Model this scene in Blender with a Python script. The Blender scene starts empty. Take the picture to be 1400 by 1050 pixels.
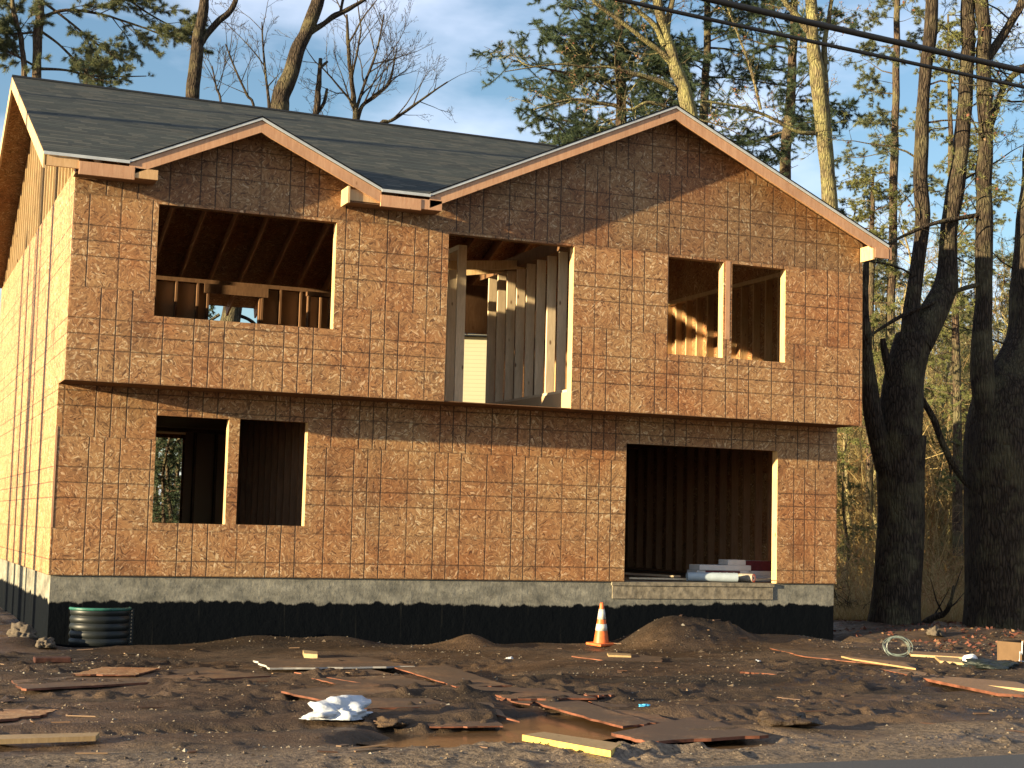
import bpy, bmesh, math, random
import numpy as np
from mathutils import Vector, Matrix
R = math.radians
sc = bpy.context.scene
COL = sc.collection
# ------------------------------------------------------------------ camera
CX, CY, CZ = -2.2459, -21.026, 0.7595
YAW, PIT, ROL, F = 0.3936, 0.0934, 0.0253, 2106.28
fw = np.array([math.sin(YAW)*math.cos(PIT), math.cos(YAW)*math.cos(PIT), math.sin(PIT)])
rt = np.array([math.cos(YAW), -math.sin(YAW), 0.0]); up = np.cross(rt, fw)
cr = math.cos(ROL)*rt + math.sin(ROL)*up; cu = -math.sin(ROL)*rt + math.cos(ROL)*up
cam = bpy.data.cameras.new('camera'); camo = bpy.data.objects.new('camera', cam); COL.objects.link(camo)
cam.sensor_width = 36; cam.lens = F/1400*36; cam.clip_end = 2000; cam.clip_start = .1
M = Matrix(((cr[0], cu[0], -fw[0], CX), (cr[1], cu[1], -fw[1], CY), (cr[2], cu[2], -fw[2], CZ), (0, 0, 0, 1)))
camo.matrix_world = M
sc.camera = camo
def ray(px, py): return fw*F + cr*(px-700) + cu*(525-py)
def at(px, py, Y):          # point of the place seen at (px,py) lying on the plane y=Y
    d = ray(px, py); t = (Y-CY)/d[1]; return np.array([CX, CY, CZ]) + d*t
def atz(px, py, Z):
    d = ray(px, py); t = (Z-CZ)/d[2]; return np.array([CX, CY, CZ]) + d*t
def mpp(px, Y):             # metres per photo pixel at that place
    return abs((at(px+1, 500, Y)-at(px, 500, Y))@cr)
# ------------------------------------------------------------------ light
AZ, EL = R(10.0), R(8.0)
sun = bpy.data.lights.new('sun', 'SUN'); so = bpy.data.objects.new('sun', sun); COL.objects.link(so)
sun.energy = 5.0; sun.angle = R(.5); sun.color = (1.0, .81, .49)
tosun = Vector((-math.cos(AZ)*math.cos(EL), -math.sin(AZ)*math.cos(EL), math.sin(EL)))
so.rotation_euler = tosun.to_track_quat('Z', 'Y').to_euler(); so.location = (-30, -8, 20)
w = bpy.data.worlds.new('World'); sc.world = w; w.use_nodes = True
nt = w.node_tree; nt.nodes.clear()
wo = nt.nodes.new('ShaderNodeOutputWorld'); bg = nt.nodes.new('ShaderNodeBackground'); bg.inputs[1].default_value = .070
sky = nt.nodes.new('ShaderNodeTexSky'); sky.sky_type = 'NISHITA'; sky.sun_disc = False
sky.sun_elevation = EL; sky.sun_rotation = math.atan2(tosun.x, tosun.y); sky.air_density = 1.0; sky.dust_density = .35; sky.ozone_density = 2.2
tc = nt.nodes.new('ShaderNodeTexCoord'); mp = nt.nodes.new('ShaderNodeMapping'); mp.inputs['Scale'].default_value = (1.0, 1.0, 2.6)
mp.inputs['Location'].default_value = (.37, .1, .2)
cn = nt.nodes.new('ShaderNodeTexNoise'); cn.inputs['Scale'].default_value = 4.2; cn.inputs['Detail'].default_value = 6; cn.inputs['Roughness'].default_value = .52
crp = nt.nodes.new('ShaderNodeValToRGB'); crp.color_ramp.elements[0].position = .40; crp.color_ramp.elements[1].position = .66
cm = nt.nodes.new('ShaderNodeMix'); cm.data_type = 'RGBA'; cm.inputs[7].default_value = (5.2, 5.5, 6.6, 1)
nt.links.new(tc.outputs['Generated'], mp.inputs[0]); nt.links.new(mp.outputs[0], cn.inputs[0]); nt.links.new(cn.outputs[0], crp.inputs[0])
fm = nt.nodes.new('ShaderNodeMath'); fm.operation = 'MULTIPLY'; fm.inputs[1].default_value = .7
nt.links.new(crp.outputs[0], fm.inputs[0]); nt.links.new(fm.outputs[0], cm.inputs[0]); nt.links.new(sky.outputs[0], cm.inputs[6])
nt.links.new(cm.outputs[2], bg.inputs[0]); nt.links.new(bg.outputs[0], wo.inputs[0])
sc.view_settings.view_transform = 'Standard'; sc.view_settings.look = 'None'; sc.view_settings.gamma = 1
sc.view_settings.exposure = 1.84
sc.cycles.max_bounces = 6; sc.cycles.diffuse_bounces = 3; sc.cycles.transparent_max_bounces = 6
# ------------------------------------------------------------------ material helper
class N:
    def __init__(s, name, rough=.8, spec=.3):
        s.m = bpy.data.materials.new(name); s.m.use_nodes = True; s.t = s.m.node_tree
        s.b = s.t.nodes['Principled BSDF']; s.b.inputs['Roughness'].default_value = rough; s.b.inputs['Specular IOR Level'].default_value = spec
    def n(s, k, **kw):
        o = s.t.nodes.new('ShaderNode'+k)
        for a, v in kw.items():
            if a.startswith('i_'):
                q = a[2:]; q = int(q) if q.isdigit() else q.replace('_', ' ')
                o.inputs[q].default_value = v
            else: setattr(o, a, v)
        return o
    def l(s, a, b): s.t.links.new(a, b)
    def math(s, op, a, b=None, c=None, clamp=False):
        o = s.n('Math', operation=op); o.use_clamp = clamp
        for i, v in enumerate((a, b, c)):
            if v is None: continue
            if isinstance(v, (int, float)): o.inputs[i].default_value = v
            else: s.l(v, o.inputs[i])
        return o.outputs[0]
    def mix(s, f, a, b, mode='MIX'):
        o = s.n('Mix', data_type='RGBA', blend_type=mode)
        for i, v in ((0, f), (6, a), (7, b)):
            if isinstance(v, (int, float)): o.inputs[i].default_value = v
            elif isinstance(v, tuple): o.inputs[i].default_value = v if len(v) == 4 else v+(1,)
            else: s.l(v, o.inputs[i])
        return o.outputs[2]
    def ramp(s, v, *st):
        o = s.n('ValToRGB'); e = o.color_ramp.elements
        while len(e) < len(st): e.new(.5)
        for q, (p, c) in zip(e, st):
            q.position = p; q.color = (c+(1,)) if isinstance(c, tuple) else (c, c, c, 1)
        s.l(v, o.inputs[0]); return o.outputs[0]
    def obj(s): return s.n('TexCoord').outputs['Object']
    def uv(s): return s.n('TexCoord').outputs['UV']
    def map(s, v, scale=(1, 1, 1), rot=(0, 0, 0), loc=(0, 0, 0)):
        o = s.n('Mapping'); s.l(v, o.inputs[0]); o.inputs['Scale'].default_value = scale; o.inputs['Rotation'].default_value = rot; o.inputs['Location'].default_value = loc
        return o.outputs[0]
    def noise(s, v, scale, detail=4, rough=.55, dist=0):
        o = s.n('TexNoise'); s.l(v, o.inputs['Vector']); o.inputs['Scale'].default_value = scale; o.inputs['Detail'].default_value = detail
        o.inputs['Roughness'].default_value = rough; o.inputs['Distortion'].default_value = dist
        return o.outputs[0]
    def vor(s, v, scale, feat='F1', dims='3D'):
        o = s.n('TexVoronoi', voronoi_dimensions=dims, feature=feat); s.l(v, o.inputs['Vector']); o.inputs['Scale'].default_value = scale
        return o
    def bump(s, h, dist=.01, st=1.0, nrm=None):
        o = s.n('Bump'); o.inputs['Distance'].default_value = dist; o.inputs['Strength'].default_value = st; s.l(h, o.inputs['Height'])
        if nrm is not None: s.l(nrm, o.inputs['Normal'])
        s.l(o.outputs[0], s.b.inputs['Normal']); return o.outputs[0]
    def col(s, c):
        if isinstance(c, tuple): s.b.inputs['Base Color'].default_value = c+(1,)
        else: s.l(c, s.b.inputs['Base Color'])
        return s
def sep(n, v):
    o = n.n('SeparateXYZ'); n.l(v, o.inputs[0]); return o.outputs
def osb_material(name, lines=True, dirt=0.0, sat=1.0, red=.75):
    n = N(name, .62, .35)
    uv = n.uv(); at_ = n.n('Attribute', attribute_name='tint'); rs = n.n('SeparateColor'); n.l(at_.outputs['Color'], rs.inputs[0])
    cmb = n.n('CombineXYZ'); n.l(n.math('MULTIPLY', rs.outputs[0], 37.0), cmb.inputs[0]); n.l(n.math('MULTIPLY', rs.outputs[1], 23.0), cmb.inputs[1])
    va = n.n('VectorMath', operation='ADD'); n.l(uv, va.inputs[0]); n.l(cmb.outputs[0], va.inputs[1]); P = va.outputs[0]
    wob = n.n('TexNoise'); n.l(P, wob.inputs['Vector']); wob.inputs['Scale'].default_value = 14; wob.inputs['Detail'].default_value = 1
    vs = n.n('VectorMath', operation='SCALE'); n.l(wob.outputs['Color'], vs.inputs[0]); vs.inputs['Scale'].default_value = .035
    vb = n.n('VectorMath', operation='ADD'); n.l(P, vb.inputs[0]); n.l(vs.outputs[0], vb.inputs[1]); PW = vb.outputs[0]
    def layer(cell, off, lo, sh):
        pm = n.map(PW, loc=(off, off*1.7, 0))
        c = n.vor(pm, cell, dims='2D'); s = n.n('SeparateColor'); n.l(c.outputs['Color'], s.inputs[0])
        vr = n.n('VectorRotate', rotation_type='Z_AXIS'); n.l(pm, vr.inputs['Vector']); n.l(n.math('MULTIPLY', n.math('SUBTRACT', s.outputs[0], .5), 3.0), vr.inputs['Angle'])
        q = n.vor(n.map(vr.outputs[0], scale=(lo, sh, 1)), 1.0, dims='2D')
        sc_ = n.n('SeparateColor'); n.l(q.outputs['Color'], sc_.inputs[0])
        return sc_.outputs[1], q.outputs['Distance']
    a, da = layer(9.0, 0.0, 9.0, 50.0); b, db = layer(9.5, 3.3, 14.0, 85.0)
    pick = n.math('GREATER_THAN', n.noise(P, 16, 2), .52)
    fv = n.n('Mix'); n.l(pick, fv.inputs[0]); n.l(a, fv.inputs[2]); n.l(b, fv.inputs[3]); v = fv.outputs[0]
    base = n.ramp(v, (0.0, (.13, .062, .026)), (.10, (.24, .125, .054)), (.5, (.36, .190, .076)), (.84, (.45, .252, .108)), (.94, (.54, .37, .195)), (1.0, (.68, .50, .30)))
    # broad weathering: redder patches and damp stains; apart from it a greyer sheet tint
    st = n.noise(uv, .9, 5, .6)
    red = n.mix(n.ramp(st, (.42, 0.0), (.64, red)), base, n.mix(1.0, base, (.86, .60, .46), 'MULTIPLY'))
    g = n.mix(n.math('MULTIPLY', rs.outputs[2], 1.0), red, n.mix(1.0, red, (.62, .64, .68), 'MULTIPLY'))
    ds = n.noise(n.map(uv, scale=(1.6, .7, 1), loc=(5, 2, 0)), 1.3, 6, .65)
    g = n.mix(n.ramp(ds, (.52, 0.0), (.70, .75)), g, n.mix(1.0, g, (.55, .47, .44), 'MULTIPLY'))
    fine = n.noise(P, 160, 3, .6)
    g = n.mix(.35, g, n.mix(1.0, g, n.ramp(fine, (.3, .55), (.7, 1.35)), 'MULTIPLY'))
    if lines:
        xyz = sep(n, uv)
        wl = n.noise(uv, 3.0, 3, .6)
        def lm(c, weights, per):
            m = n.math('MODULO', n.math('ADD', c, 48.768), per); out = None
            cw = n.math('ADD', m, n.math('MULTIPLY', n.math('SUBTRACT', n.noise(uv, 5, 2), .5), .012))
            for p, wt in weights:
                d = n.math('ABSOLUTE', n.math('SUBTRACT', cw, p))
                k = n.math('MULTIPLY', n.math('SUBTRACT', 1.0, n.math('DIVIDE', d, .0125), clamp=True), wt)
                out = k if out is None else n.math('MAXIMUM', out, k)
            return out
        kx = lm(xyz[0], ((.004, .5), (.4064, 1.7), (.6096, 1.6), (.8128, 1.7), (1.2192, 1.6), (1.6256, 1.7), (1.8288, 1.6), (2.032, 1.7), (2.4344, .5)), 2.4384)
        ky = lm(xyz[1], ((.004, .45), (.4064, .95), (.6096, .95), (.8128, .95), (1.2152, .45)), 1.2192)
        k = n.math('MAXIMUM', kx, ky)
        k = n.math('MULTIPLY', k, n.ramp(wl, (.33, .8), (.52, 1.0)), clamp=True)
        g = n.mix(n.math('MULTIPLY', k, .86), g, (.022, .011, .006))
        hgt = n.math('SUBTRACT', v, n.math('MULTIPLY', k, 2.5))
    else:
        hgt = v
    if dirt:
        dn = n.noise(n.obj(), 1.4, 6, .65)
        g = n.mix(n.math('MULTIPLY', n.ramp(dn, (.25, .35), (.52, 1.0)), dirt), g, (.060, .040, .026))
    n.col(g); n.bump(hgt, .0022, .8)
    return n.m
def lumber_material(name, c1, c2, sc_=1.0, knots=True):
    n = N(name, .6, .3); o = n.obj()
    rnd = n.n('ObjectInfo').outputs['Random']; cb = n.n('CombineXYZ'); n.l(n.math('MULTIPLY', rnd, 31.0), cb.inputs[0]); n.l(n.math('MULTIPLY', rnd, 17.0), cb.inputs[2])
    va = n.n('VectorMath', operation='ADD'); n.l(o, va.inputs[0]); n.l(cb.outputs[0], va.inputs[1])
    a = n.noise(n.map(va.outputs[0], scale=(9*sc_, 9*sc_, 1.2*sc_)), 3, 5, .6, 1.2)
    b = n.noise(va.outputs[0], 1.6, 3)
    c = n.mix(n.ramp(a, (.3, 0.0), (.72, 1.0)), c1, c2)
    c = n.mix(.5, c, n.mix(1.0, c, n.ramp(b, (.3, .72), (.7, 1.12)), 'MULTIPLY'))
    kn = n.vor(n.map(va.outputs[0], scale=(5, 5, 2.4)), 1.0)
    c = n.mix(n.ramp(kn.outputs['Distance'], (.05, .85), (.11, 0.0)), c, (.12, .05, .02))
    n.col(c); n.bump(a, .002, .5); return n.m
M_OSB = osb_material('oriented strand board'); M_OSBS = osb_material('sunbleached strand board', red=.15); M_OSBIN = osb_material('strand board inside', False); M_OSBG = osb_material('muddy strand board', False, .92)
M_LUM = lumber_material('spruce framing', (.46, .29, .13), (.64, .45, .24)); M_LUMD = lumber_material('framing darkened for shade', (.13, .065, .032), (.22, .12, .06)); M_RAFT = lumber_material('reddish rafter', (.30, .15, .075), (.42, .24, .13))  # the dark framing copy carries interior shade in its colour
M_CEDAR = lumber_material('reddish fascia board', (.42, .215, .115), (.55, .32, .185), .8)
M_STUD = lumber_material('framing lightened for skylight', (.58, .44, .28), (.74, .58, .38))  # lighter framing copy, skylight on the studs put into the colour
def simple(name, c, rough=.7, spec=.3, var=.25, scale=20, bd=0.0, metal=0):
    n = N(name, rough, spec); n.b.inputs['Metallic'].default_value = metal
    a = n.noise(n.obj(), scale, 4, .6)
    n.col(n.mix(1.0, c, n.ramp(a, (.3, 1-var), (.7, 1+var)), 'MULTIPLY'))
    if bd: n.bump(a, bd, .8)
    return n.m
M_WHITE = simple('white drip edge', (.42, .44, .45), .5, .4, .15, 6)
M_DARK = simple('dark rubber', (.012, .012, .013), .5)
def shingles():
    n = N('asphalt shingles', .9, .2); uv = n.uv()
    x = sep(n, uv); row = n.math('FLOOR', n.math('DIVIDE', x[1], .142)); y = n.math('FRACT', n.math('DIVIDE', x[1], .142))
    wn = n.n('TexWhiteNoise', noise_dimensions='1D'); n.l(row, wn.inputs['W'])
    tab = n.math('FLOOR', n.math('DIVIDE', n.math('ADD', x[0], n.math('MULTIPLY', wn.outputs[0], 7.7)), .23))
    cb = n.n('CombineXYZ'); n.l(tab, cb.inputs[0]); n.l(row, cb.inputs[1]); w2 = n.n('TexWhiteNoise', noise_dimensions='2D'); n.l(cb.outputs[0], w2.inputs['Vector'])
    c = n.ramp(w2.outputs[0], (0.0, (.020, .025, .022)), (.5, (.032, .037, .031)), (1.0, (.058, .057, .044)))
    c = n.mix(.6, c, n.mix(1.0, c, n.ramp(wn.outputs[0], (0.0, .65), (1.0, 1.35)), 'MULTIPLY'))
    big = n.noise(n.map(uv, scale=(.35, 5, 1)), 1.2, 6, .7)
    c = n.mix(1.0, c, n.ramp(big, (.3, .7), (.7, 1.3)), 'MULTIPLY')
    c = n.mix(1.0, c, n.ramp(n.noise(uv, 130, 2), (.3, .6), (.7, 1.5)), 'MULTIPLY')
    n.col(n.mix(n.ramp(y, (0.0, 1.0), (.30, 0.0)), c, (.003, .004, .005))); n.bump(n.math('SUBTRACT', 1.0, y), .012, .9); return n.m  # dark shadow line painted along each shingle course
M_SHING = shingles()
def foundation_mat():
    n = N('poured concrete and tar coating', .75, .3); o = n.obj(); x = sep(n, o)
    nb = n.noise(n.map(o, scale=(1, 1, .6)), 4.5, 7, .62); nf = n.noise(o, 14, 4, .6); sm = n.noise(n.map(o, scale=(.22, .22, 0)), 1.0, 2)
    z = n.math('ADD', x[2], n.math('MULTIPLY', n.math('SUBTRACT', nb, .5), .24)); z = n.math('ADD', z, n.math('MULTIPLY', n.math('SUBTRACT', sm, .5), .22))
    tar = n.ramp(n.math('ADD', z, 1.0), (.64, 1.0), (.665, 0.0))
    cc = n.mix(n.ramp(n.noise(n.map(o, scale=(1.0, 1.0, 2.2)), 1.9, 7, .7), (.26, 0.0), (.66, 1.0)), (.075, .074, .064), (.27, .25, .20))
    cc = n.mix(1.0, cc, n.ramp(nf, (.3, .8), (.7, 1.15)), 'MULTIPLY')
    drip = n.ramp(n.noise(n.map(o, scale=(9, 9, .35)), 2.0, 3), (.64, 0.0), (.72, .5))
    tc_ = n.mix(drip, (.0035, .0045, .006), (.018, .018, .016))
    g = n.mix(tar, cc, tc_); n.col(g)
    n.bump(n.math('ADD', nf, n.math('MULTIPLY', nb, 2.0)), .008, .7)
    n.l(n.ramp(tar, (0.0, .85), (1.0, .8)), n.b.inputs['Roughness']); n.b.inputs['Specular IOR Level'].default_value = .03; return n.m
M_FOUND = foundation_mat()
def ground_mat():
    n = N('churned mud', .8, .35); o = n.obj()
    a = n.noise(n.map(o, scale=(.6, 1.4, 1)), .6, 8, .65); b = n.noise(n.map(o, scale=(.7, 1.3, 1)), 6, 6, .7); c = n.noise(o, 40, 4, .7)
    col = n.mix(n.ramp(a, (.36, 0.0), (.62, 1.0)), (.020, .0135, .009), (.088, .056, .034))
    col = n.mix(1.0, col, n.ramp(b, (.3, .6), (.7, 1.4)), 'MULTIPLY')
    v = n.vor(o, 32); s = n.n('SeparateColor'); n.l(v.outputs['Color'], s.inputs[0])
    peb = n.math('MULTIPLY', n.math('GREATER_THAN', s.outputs[0], .93), n.ramp(v.outputs['Distance'], (.25, 1.0), (.4, 0.0)))
    col = n.mix(n.math('MULTIPLY', peb, n.ramp(n.noise(o, 1.1, 3), (.45, .1), (.6, .8))), col, (.26, .20, .13))
    # gravel shoulder beside the road, leaf litter beyond the trees
    x = sep(n, o)
    e = n.math('ADD', x[1], n.math('MULTIPLY', n.math('SUBTRACT', n.noise(o, .9, 4), .5), 2.0))
    sh = n.ramp(n.math('DIVIDE', n.math('ADD', e, 12.0), 3.0, clamp=True), (.52, 1.0), (.75, 0.0))
    gr = n.mix(n.ramp(n.noise(o, 24, 4, .7), (.35, 0.0), (.65, 1.0)), (.06, .045, .034), (.27, .20, .135))
    col = n.mix(n.math('MULTIPLY', sh, .8), col, gr)
    lx = n.math('ADD', x[0], n.math('MULTIPLY', x[1], .0))
    le = n.ramp(n.math('DIVIDE', n.math('SUBTRACT', n.math('MAXIMUM', lx, n.math('ADD', x[1], 6.0)), 15.5), 4.0, clamp=True), (.0, 0.0), (.8, 1.0))
    lit = n.mix(n.ramp(n.noise(o, 9, 6, .75), (.38, 0.0), (.6, 1.0)), (.10, .055, .028), (.36, .20, .09))
    col = n.mix(le, col, lit)
    n.col(col)
    wet = n.noise(n.map(o, scale=(.6, 1.3, 1)), .9, 5); n.b.inputs['Specular IOR Level'].default_value = .2; n.l(n.ramp(wet, (.44, .42), (.58, .9)), n.b.inputs['Roughness'])
    n.bump(n.math('ADD', n.math('MULTIPLY', b, 1.3), n.math('ADD', n.math('MULTIPLY', c, .6), n.math('MULTIPLY', peb, .6))), .030, 1.0); return n.m
M_GROUND = ground_mat()
def road_mat():
    n = N('worn asphalt', .85, .3); o = n.obj()
    n.col(n.mix(n.noise(o, 60, 3, .7), (.030, .030, .033), (.085, .082, .080))); n.bump(n.noise(o, 90, 3), .006, .8); return n.m
M_ROAD = road_mat()
def water_mat():
    n = N('muddy water', .16, .3); n.col((.13, .075, .038)); n.bump(n.noise(n.obj(), 9, 3), .004, .3); return n.m
M_WATER = water_mat()
def bark(name, c1, c2, lich_sun=None, ls=.55):
    n = N(name, .9, .15); o = n.obj(); mo = n.map(o, scale=(1, 1, .22))
    a = n.noise(mo, 16, 6, .7, .6); v = n.vor(n.map(o, scale=(1, 1, .18)), 22, 'DISTANCE_TO_EDGE')
    c = n.mix(n.ramp(a, (.32, 0.0), (.66, 1.0)), c1, c2)
    c = n.mix(n.ramp(v.outputs[0], (.0, .75), (.16, 0.0)), c, tuple(q*.35 for q in c1))
    if lich_sun: c = n.mix(n.ramp(n.noise(o, 1.6, 5, .65), (ls-.1, 0.0), (ls+.12, .85)), c, lich_sun)
    n.col(c); n.bump(n.math('ADD', a, n.math('MULTIPLY', n.ramp(v.outputs[0], (0.0, 0.0), (.2, 1.0)), .8)), .035, 1.0); return n.m
M_BARK = bark('dark furrowed bark', (.026, .019, .014), (.080, .058, .040), (.125, .108, .058), .58)  # yellowish lichen patches strengthened to imitate sunlight on the upper stems
M_BARKP = bark('pine bark', (.06, .042, .030), (.15, .10, .065), (.14, .13, .065), .55)
M_BARKY = bark('lichen covered bark', (.10, .075, .045), (.22, .18, .095), (.29, .27, .11), .54)
M_BARKG = bark('pale grey bark', (.20, .15, .08), (.40, .32, .17), (.34, .33, .13), .55)
def leafmat(name, cols, tr=.25):
    n = N(name, .6, .25); r = n.n('Attribute', attribute_name='tint'); s = n.n('SeparateColor'); n.l(r.outputs['Color'], s.inputs[0])
    n.col(n.ramp(s.outputs[0], *[(i/(len(cols)-1), c) for i, c in enumerate(cols)]))
    if tr:
        t = n.n('BsdfTranslucent'); n.l(n.b.inputs['Base Color'].links[0].from_socket, t.inputs[0])
        mx = n.n('MixShader'); mx.inputs[0].default_value = tr; n.l(n.b.outputs[0], mx.inputs[1]); n.l(t.outputs[0], mx.inputs[2])
        n.l(mx.outputs[0], n.t.nodes['Material Output'].inputs[0])
    return n.m
M_NEED = leafmat('pine needles', [(.05, .07, .04), (.09, .115, .055), (.14, .15, .07), (.20, .19, .10)])
M_NEEDD = leafmat('dark pine needles', [(.020, .040, .028), (.035, .062, .034), (.06, .085, .04), (.10, .11, .05)])
M_NEEDY = leafmat('yellow green needles', [(.07, .09, .035), (.12, .14, .045), (.20, .20, .07), (.28, .26, .09)])
M_LEAF = leafmat('dead russet leaves', [(.10, .035, .025), (.17, .062, .042), (.24, .10, .06), (.22, .14, .07)])
M_STRAW = leafmat('straw and bramble', [(.22, .15, .06), (.36, .26, .10), (.46, .34, .15), (.34, .17, .07)], .3)
# ------------------------------------------------------------------ mesh builder
class MB:
    def __init__(s): s.v = []; s.nv = 0; s.f = {3: [], 4: []}; s.m = {3: [], 4: []}; s.c = []
    def add(s, V, Fc, mat=0, tint=None):
        V = np.asarray(V, float); Fc = np.asarray(Fc, int); k = Fc.shape[1]
        s.v.append(V); s.f[k].append(Fc+s.nv); s.m[k].append(np.full(len(Fc), mat)); s.nv += len(V)
        if tint is None: t = np.zeros((len(V), 3))+.5
        else: t = np.broadcast_to(np.asarray(tint, float).reshape(-1, 3) if np.ndim(tint) else np.full((1, 3), tint), (len(V), 3))
        s.c.append(t)
    def tube(s, pts, rad, n=6, mat=0, tint=None, cap=True):
        P = np.asarray(pts, float); rad = np.broadcast_to(np.asarray(rad, float), (len(P),))
        T = np.gradient(P, axis=0); T /= np.linalg.norm(T, axis=1)[:, None]+1e-9
        a = np.array([0, 0, 1.]) if abs(T[0, 2]) < .9 else np.array([1., 0, 0])
        U = np.cross(T, a); U /= np.linalg.norm(U, axis=1)[:, None]+1e-9; W = np.cross(T, U)
        th = np.linspace(0, 2*math.pi, n, endpoint=False)
        V = P[:, None]+rad[:, None, None]*(np.cos(th)[None, :, None]*U[:, None]+np.sin(th)[None, :, None]*W[:, None])
        m = len(P); i = np.arange(m-1)[:, None]*n; j = np.arange(n)[None]; k = (j+1) % n
        Fq = np.stack([i+j, i+k, i+n+k, i+n+j], -1).reshape(-1, 4)
        s.add(V.reshape(-1, 3), Fq, mat, tint)
        if cap and n > 3:
            base = s.nv; s.add(np.vstack([P[-1:], V[-1]]), np.stack([np.zeros(n, int), 1+np.arange(n), 1+(np.arange(n)+1) % n], -1), mat, tint)
            s.add(np.vstack([P[:1], V[0]]), np.stack([np.zeros(n, int), 1+(np.arange(n)+1) % n, 1+np.arange(n)], -1), mat, tint)
    def box(s, a, b, mat=0, tint=None):
        a = np.minimum(a, b)*1.0; b2 = np.maximum(a, b)*1.0
        (x0, y0, z0), (x1, y1, z1) = a, np.maximum(a, b2)
        s.hexa([(x0, y0, z0), (x1, y0, z0), (x1, y1, z0), (x0, y1, z0), (x0, y0, z1), (x1, y0, z1), (x1, y1, z1), (x0, y1, z1)], mat, tint)
    def hexa(s, V, mat=0, tint=None):
        s.add(V, [(0, 3, 2, 1), (4, 5, 6, 7), (0, 1, 5, 4), (1, 2, 6, 5), (2, 3, 7, 6), (3, 0, 4, 7)], mat, tint)
    def bar(s, p, q, wid, hgt, upv=(0, 0, 1), mat=0):
        p = np.array(p, float); q = np.array(q, float); d = (q-p)/np.linalg.norm(q-p); u = np.cross(d, upv); u /= np.linalg.norm(u); v = np.cross(u, d)
        o = [(-1, -1), (1, -1), (1, 1), (-1, 1)]
        V = [p+u*wid/2*a+v*hgt/2*b for a, b in o]+[q+u*wid/2*a+v*hgt/2*b for a, b in o]
        s.hexa(V, mat)
    def blades(s, P, D, L, W, rng, mat=0, tint=None):
        P = np.asarray(P); D = D/(np.linalg.norm(D, axis=1)[:, None]+1e-9); k = len(P)
        S = np.cross(D, rng.normal(size=(k, 3))); S /= np.linalg.norm(S, axis=1)[:, None]+1e-9
        L = np.broadcast_to(L, (k,))[:, None]; W = np.broadcast_to(W, (k,))[:, None]
        V = np.stack([P-S*W/2, P+S*W/2, P+D*L], 1).reshape(-1, 3)
        t = rng.random(k) if tint is None else tint
        s.add(V, np.arange(k*3).reshape(-1, 3), mat, np.repeat(np.stack([t, t, t], 1), 3, 0))
    def leaves(s, P, size, rng, mat=0, tint=None, flat=0.0):
        k = len(P); A = rng.normal(size=(k, 3)); A[:, 2] *= (1-flat); A /= np.linalg.norm(A, axis=1)[:, None]
        B = np.cross(A, rng.normal(size=(k, 3))*np.array([1-flat, 1-flat, 1])); B /= np.linalg.norm(B, axis=1)[:, None]+1e-9
        size = np.broadcast_to(size, (k,))[:, None]
        V = np.stack([P-A*size/2, P-B*size*.32, P+A*size/2, P+B*size*.32], 1).reshape(-1, 3)
        t = rng.random(k) if tint is None else tint
        s.add(V, np.arange(k*4).reshape(-1, 4), mat, np.repeat(np.stack([t, t, t], 1), 4, 0))
    def mesh(s, name, mats, smooth=False):
        me = bpy.data.meshes.new(name)
        V = np.vstack(s.v); me.vertices.add(len(V)); me.vertices.foreach_set('co', V.astype(np.float32).ravel())
        loops = []; starts = []; tot = []; mi = []; st = 0
        for k in (3, 4):
            if s.f[k]:
                Fk = np.vstack(s.f[k]); loops.append(Fk.ravel()); starts.append(st+np.arange(len(Fk))*k); tot.append(np.full(len(Fk), k)); mi.append(np.concatenate(s.m[k])); st += Fk.size
        L = np.concatenate(loops); S = np.concatenate(starts); mi = np.concatenate(mi)
        me.loops.add(len(L)); me.loops.foreach_set('vertex_index', L.astype(np.int32))
        me.polygons.add(len(S)); me.polygons.foreach_set('loop_start', S.astype(np.int32)); me.polygons.foreach_set('material_index', mi.astype(np.int32))
        me.polygons.foreach_set('use_smooth', np.full(len(S), bool(smooth)))
        me.update(calc_edges=True); me.validate()
        at_ = me.attributes.new('tint', 'FLOAT_COLOR', 'POINT'); C = np.vstack(s.c); at_.data.foreach_set('color', np.hstack([C, np.ones((len(C), 1))]).astype(np.float32).ravel())
        for m in (mats if isinstance(mats, (list, tuple)) else [mats]): me.materials.append(m)
        return me
    def build(s, name, mats, parent=None, smooth=False, bev=0):
        o = bpy.data.objects.new(name, s.mesh(name, mats, smooth)); COL.objects.link(o); o.parent = parent
        if bev:
            b = o.modifiers.new('bevel', 'BEVEL'); b.width = bev; b.segments = 2; b.limit_method = 'ANGLE'
        return o
def tag(o, label, cat, group=None, kind=None):
    if label: o['label'] = label
    if cat: o['category'] = cat
    if group: o['group'] = group
    if kind: o['kind'] = kind
    return o
def empty(name, loc, label, cat, group=None, rz=0):
    o = bpy.data.objects.new(name, None); COL.objects.link(o); o.location = loc; o.rotation_euler = (0, 0, rz); o.empty_display_size = .2
    return tag(o, label, cat, group)
def child_world(o, root):   # meshes modelled in world coordinates hang under an Empty elsewhere
    o.parent = root; o.matrix_parent_inverse = Matrix.Translation(root.location).inverted()
    return o
def struct(o): o['kind'] = 'structure'; return o
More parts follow.
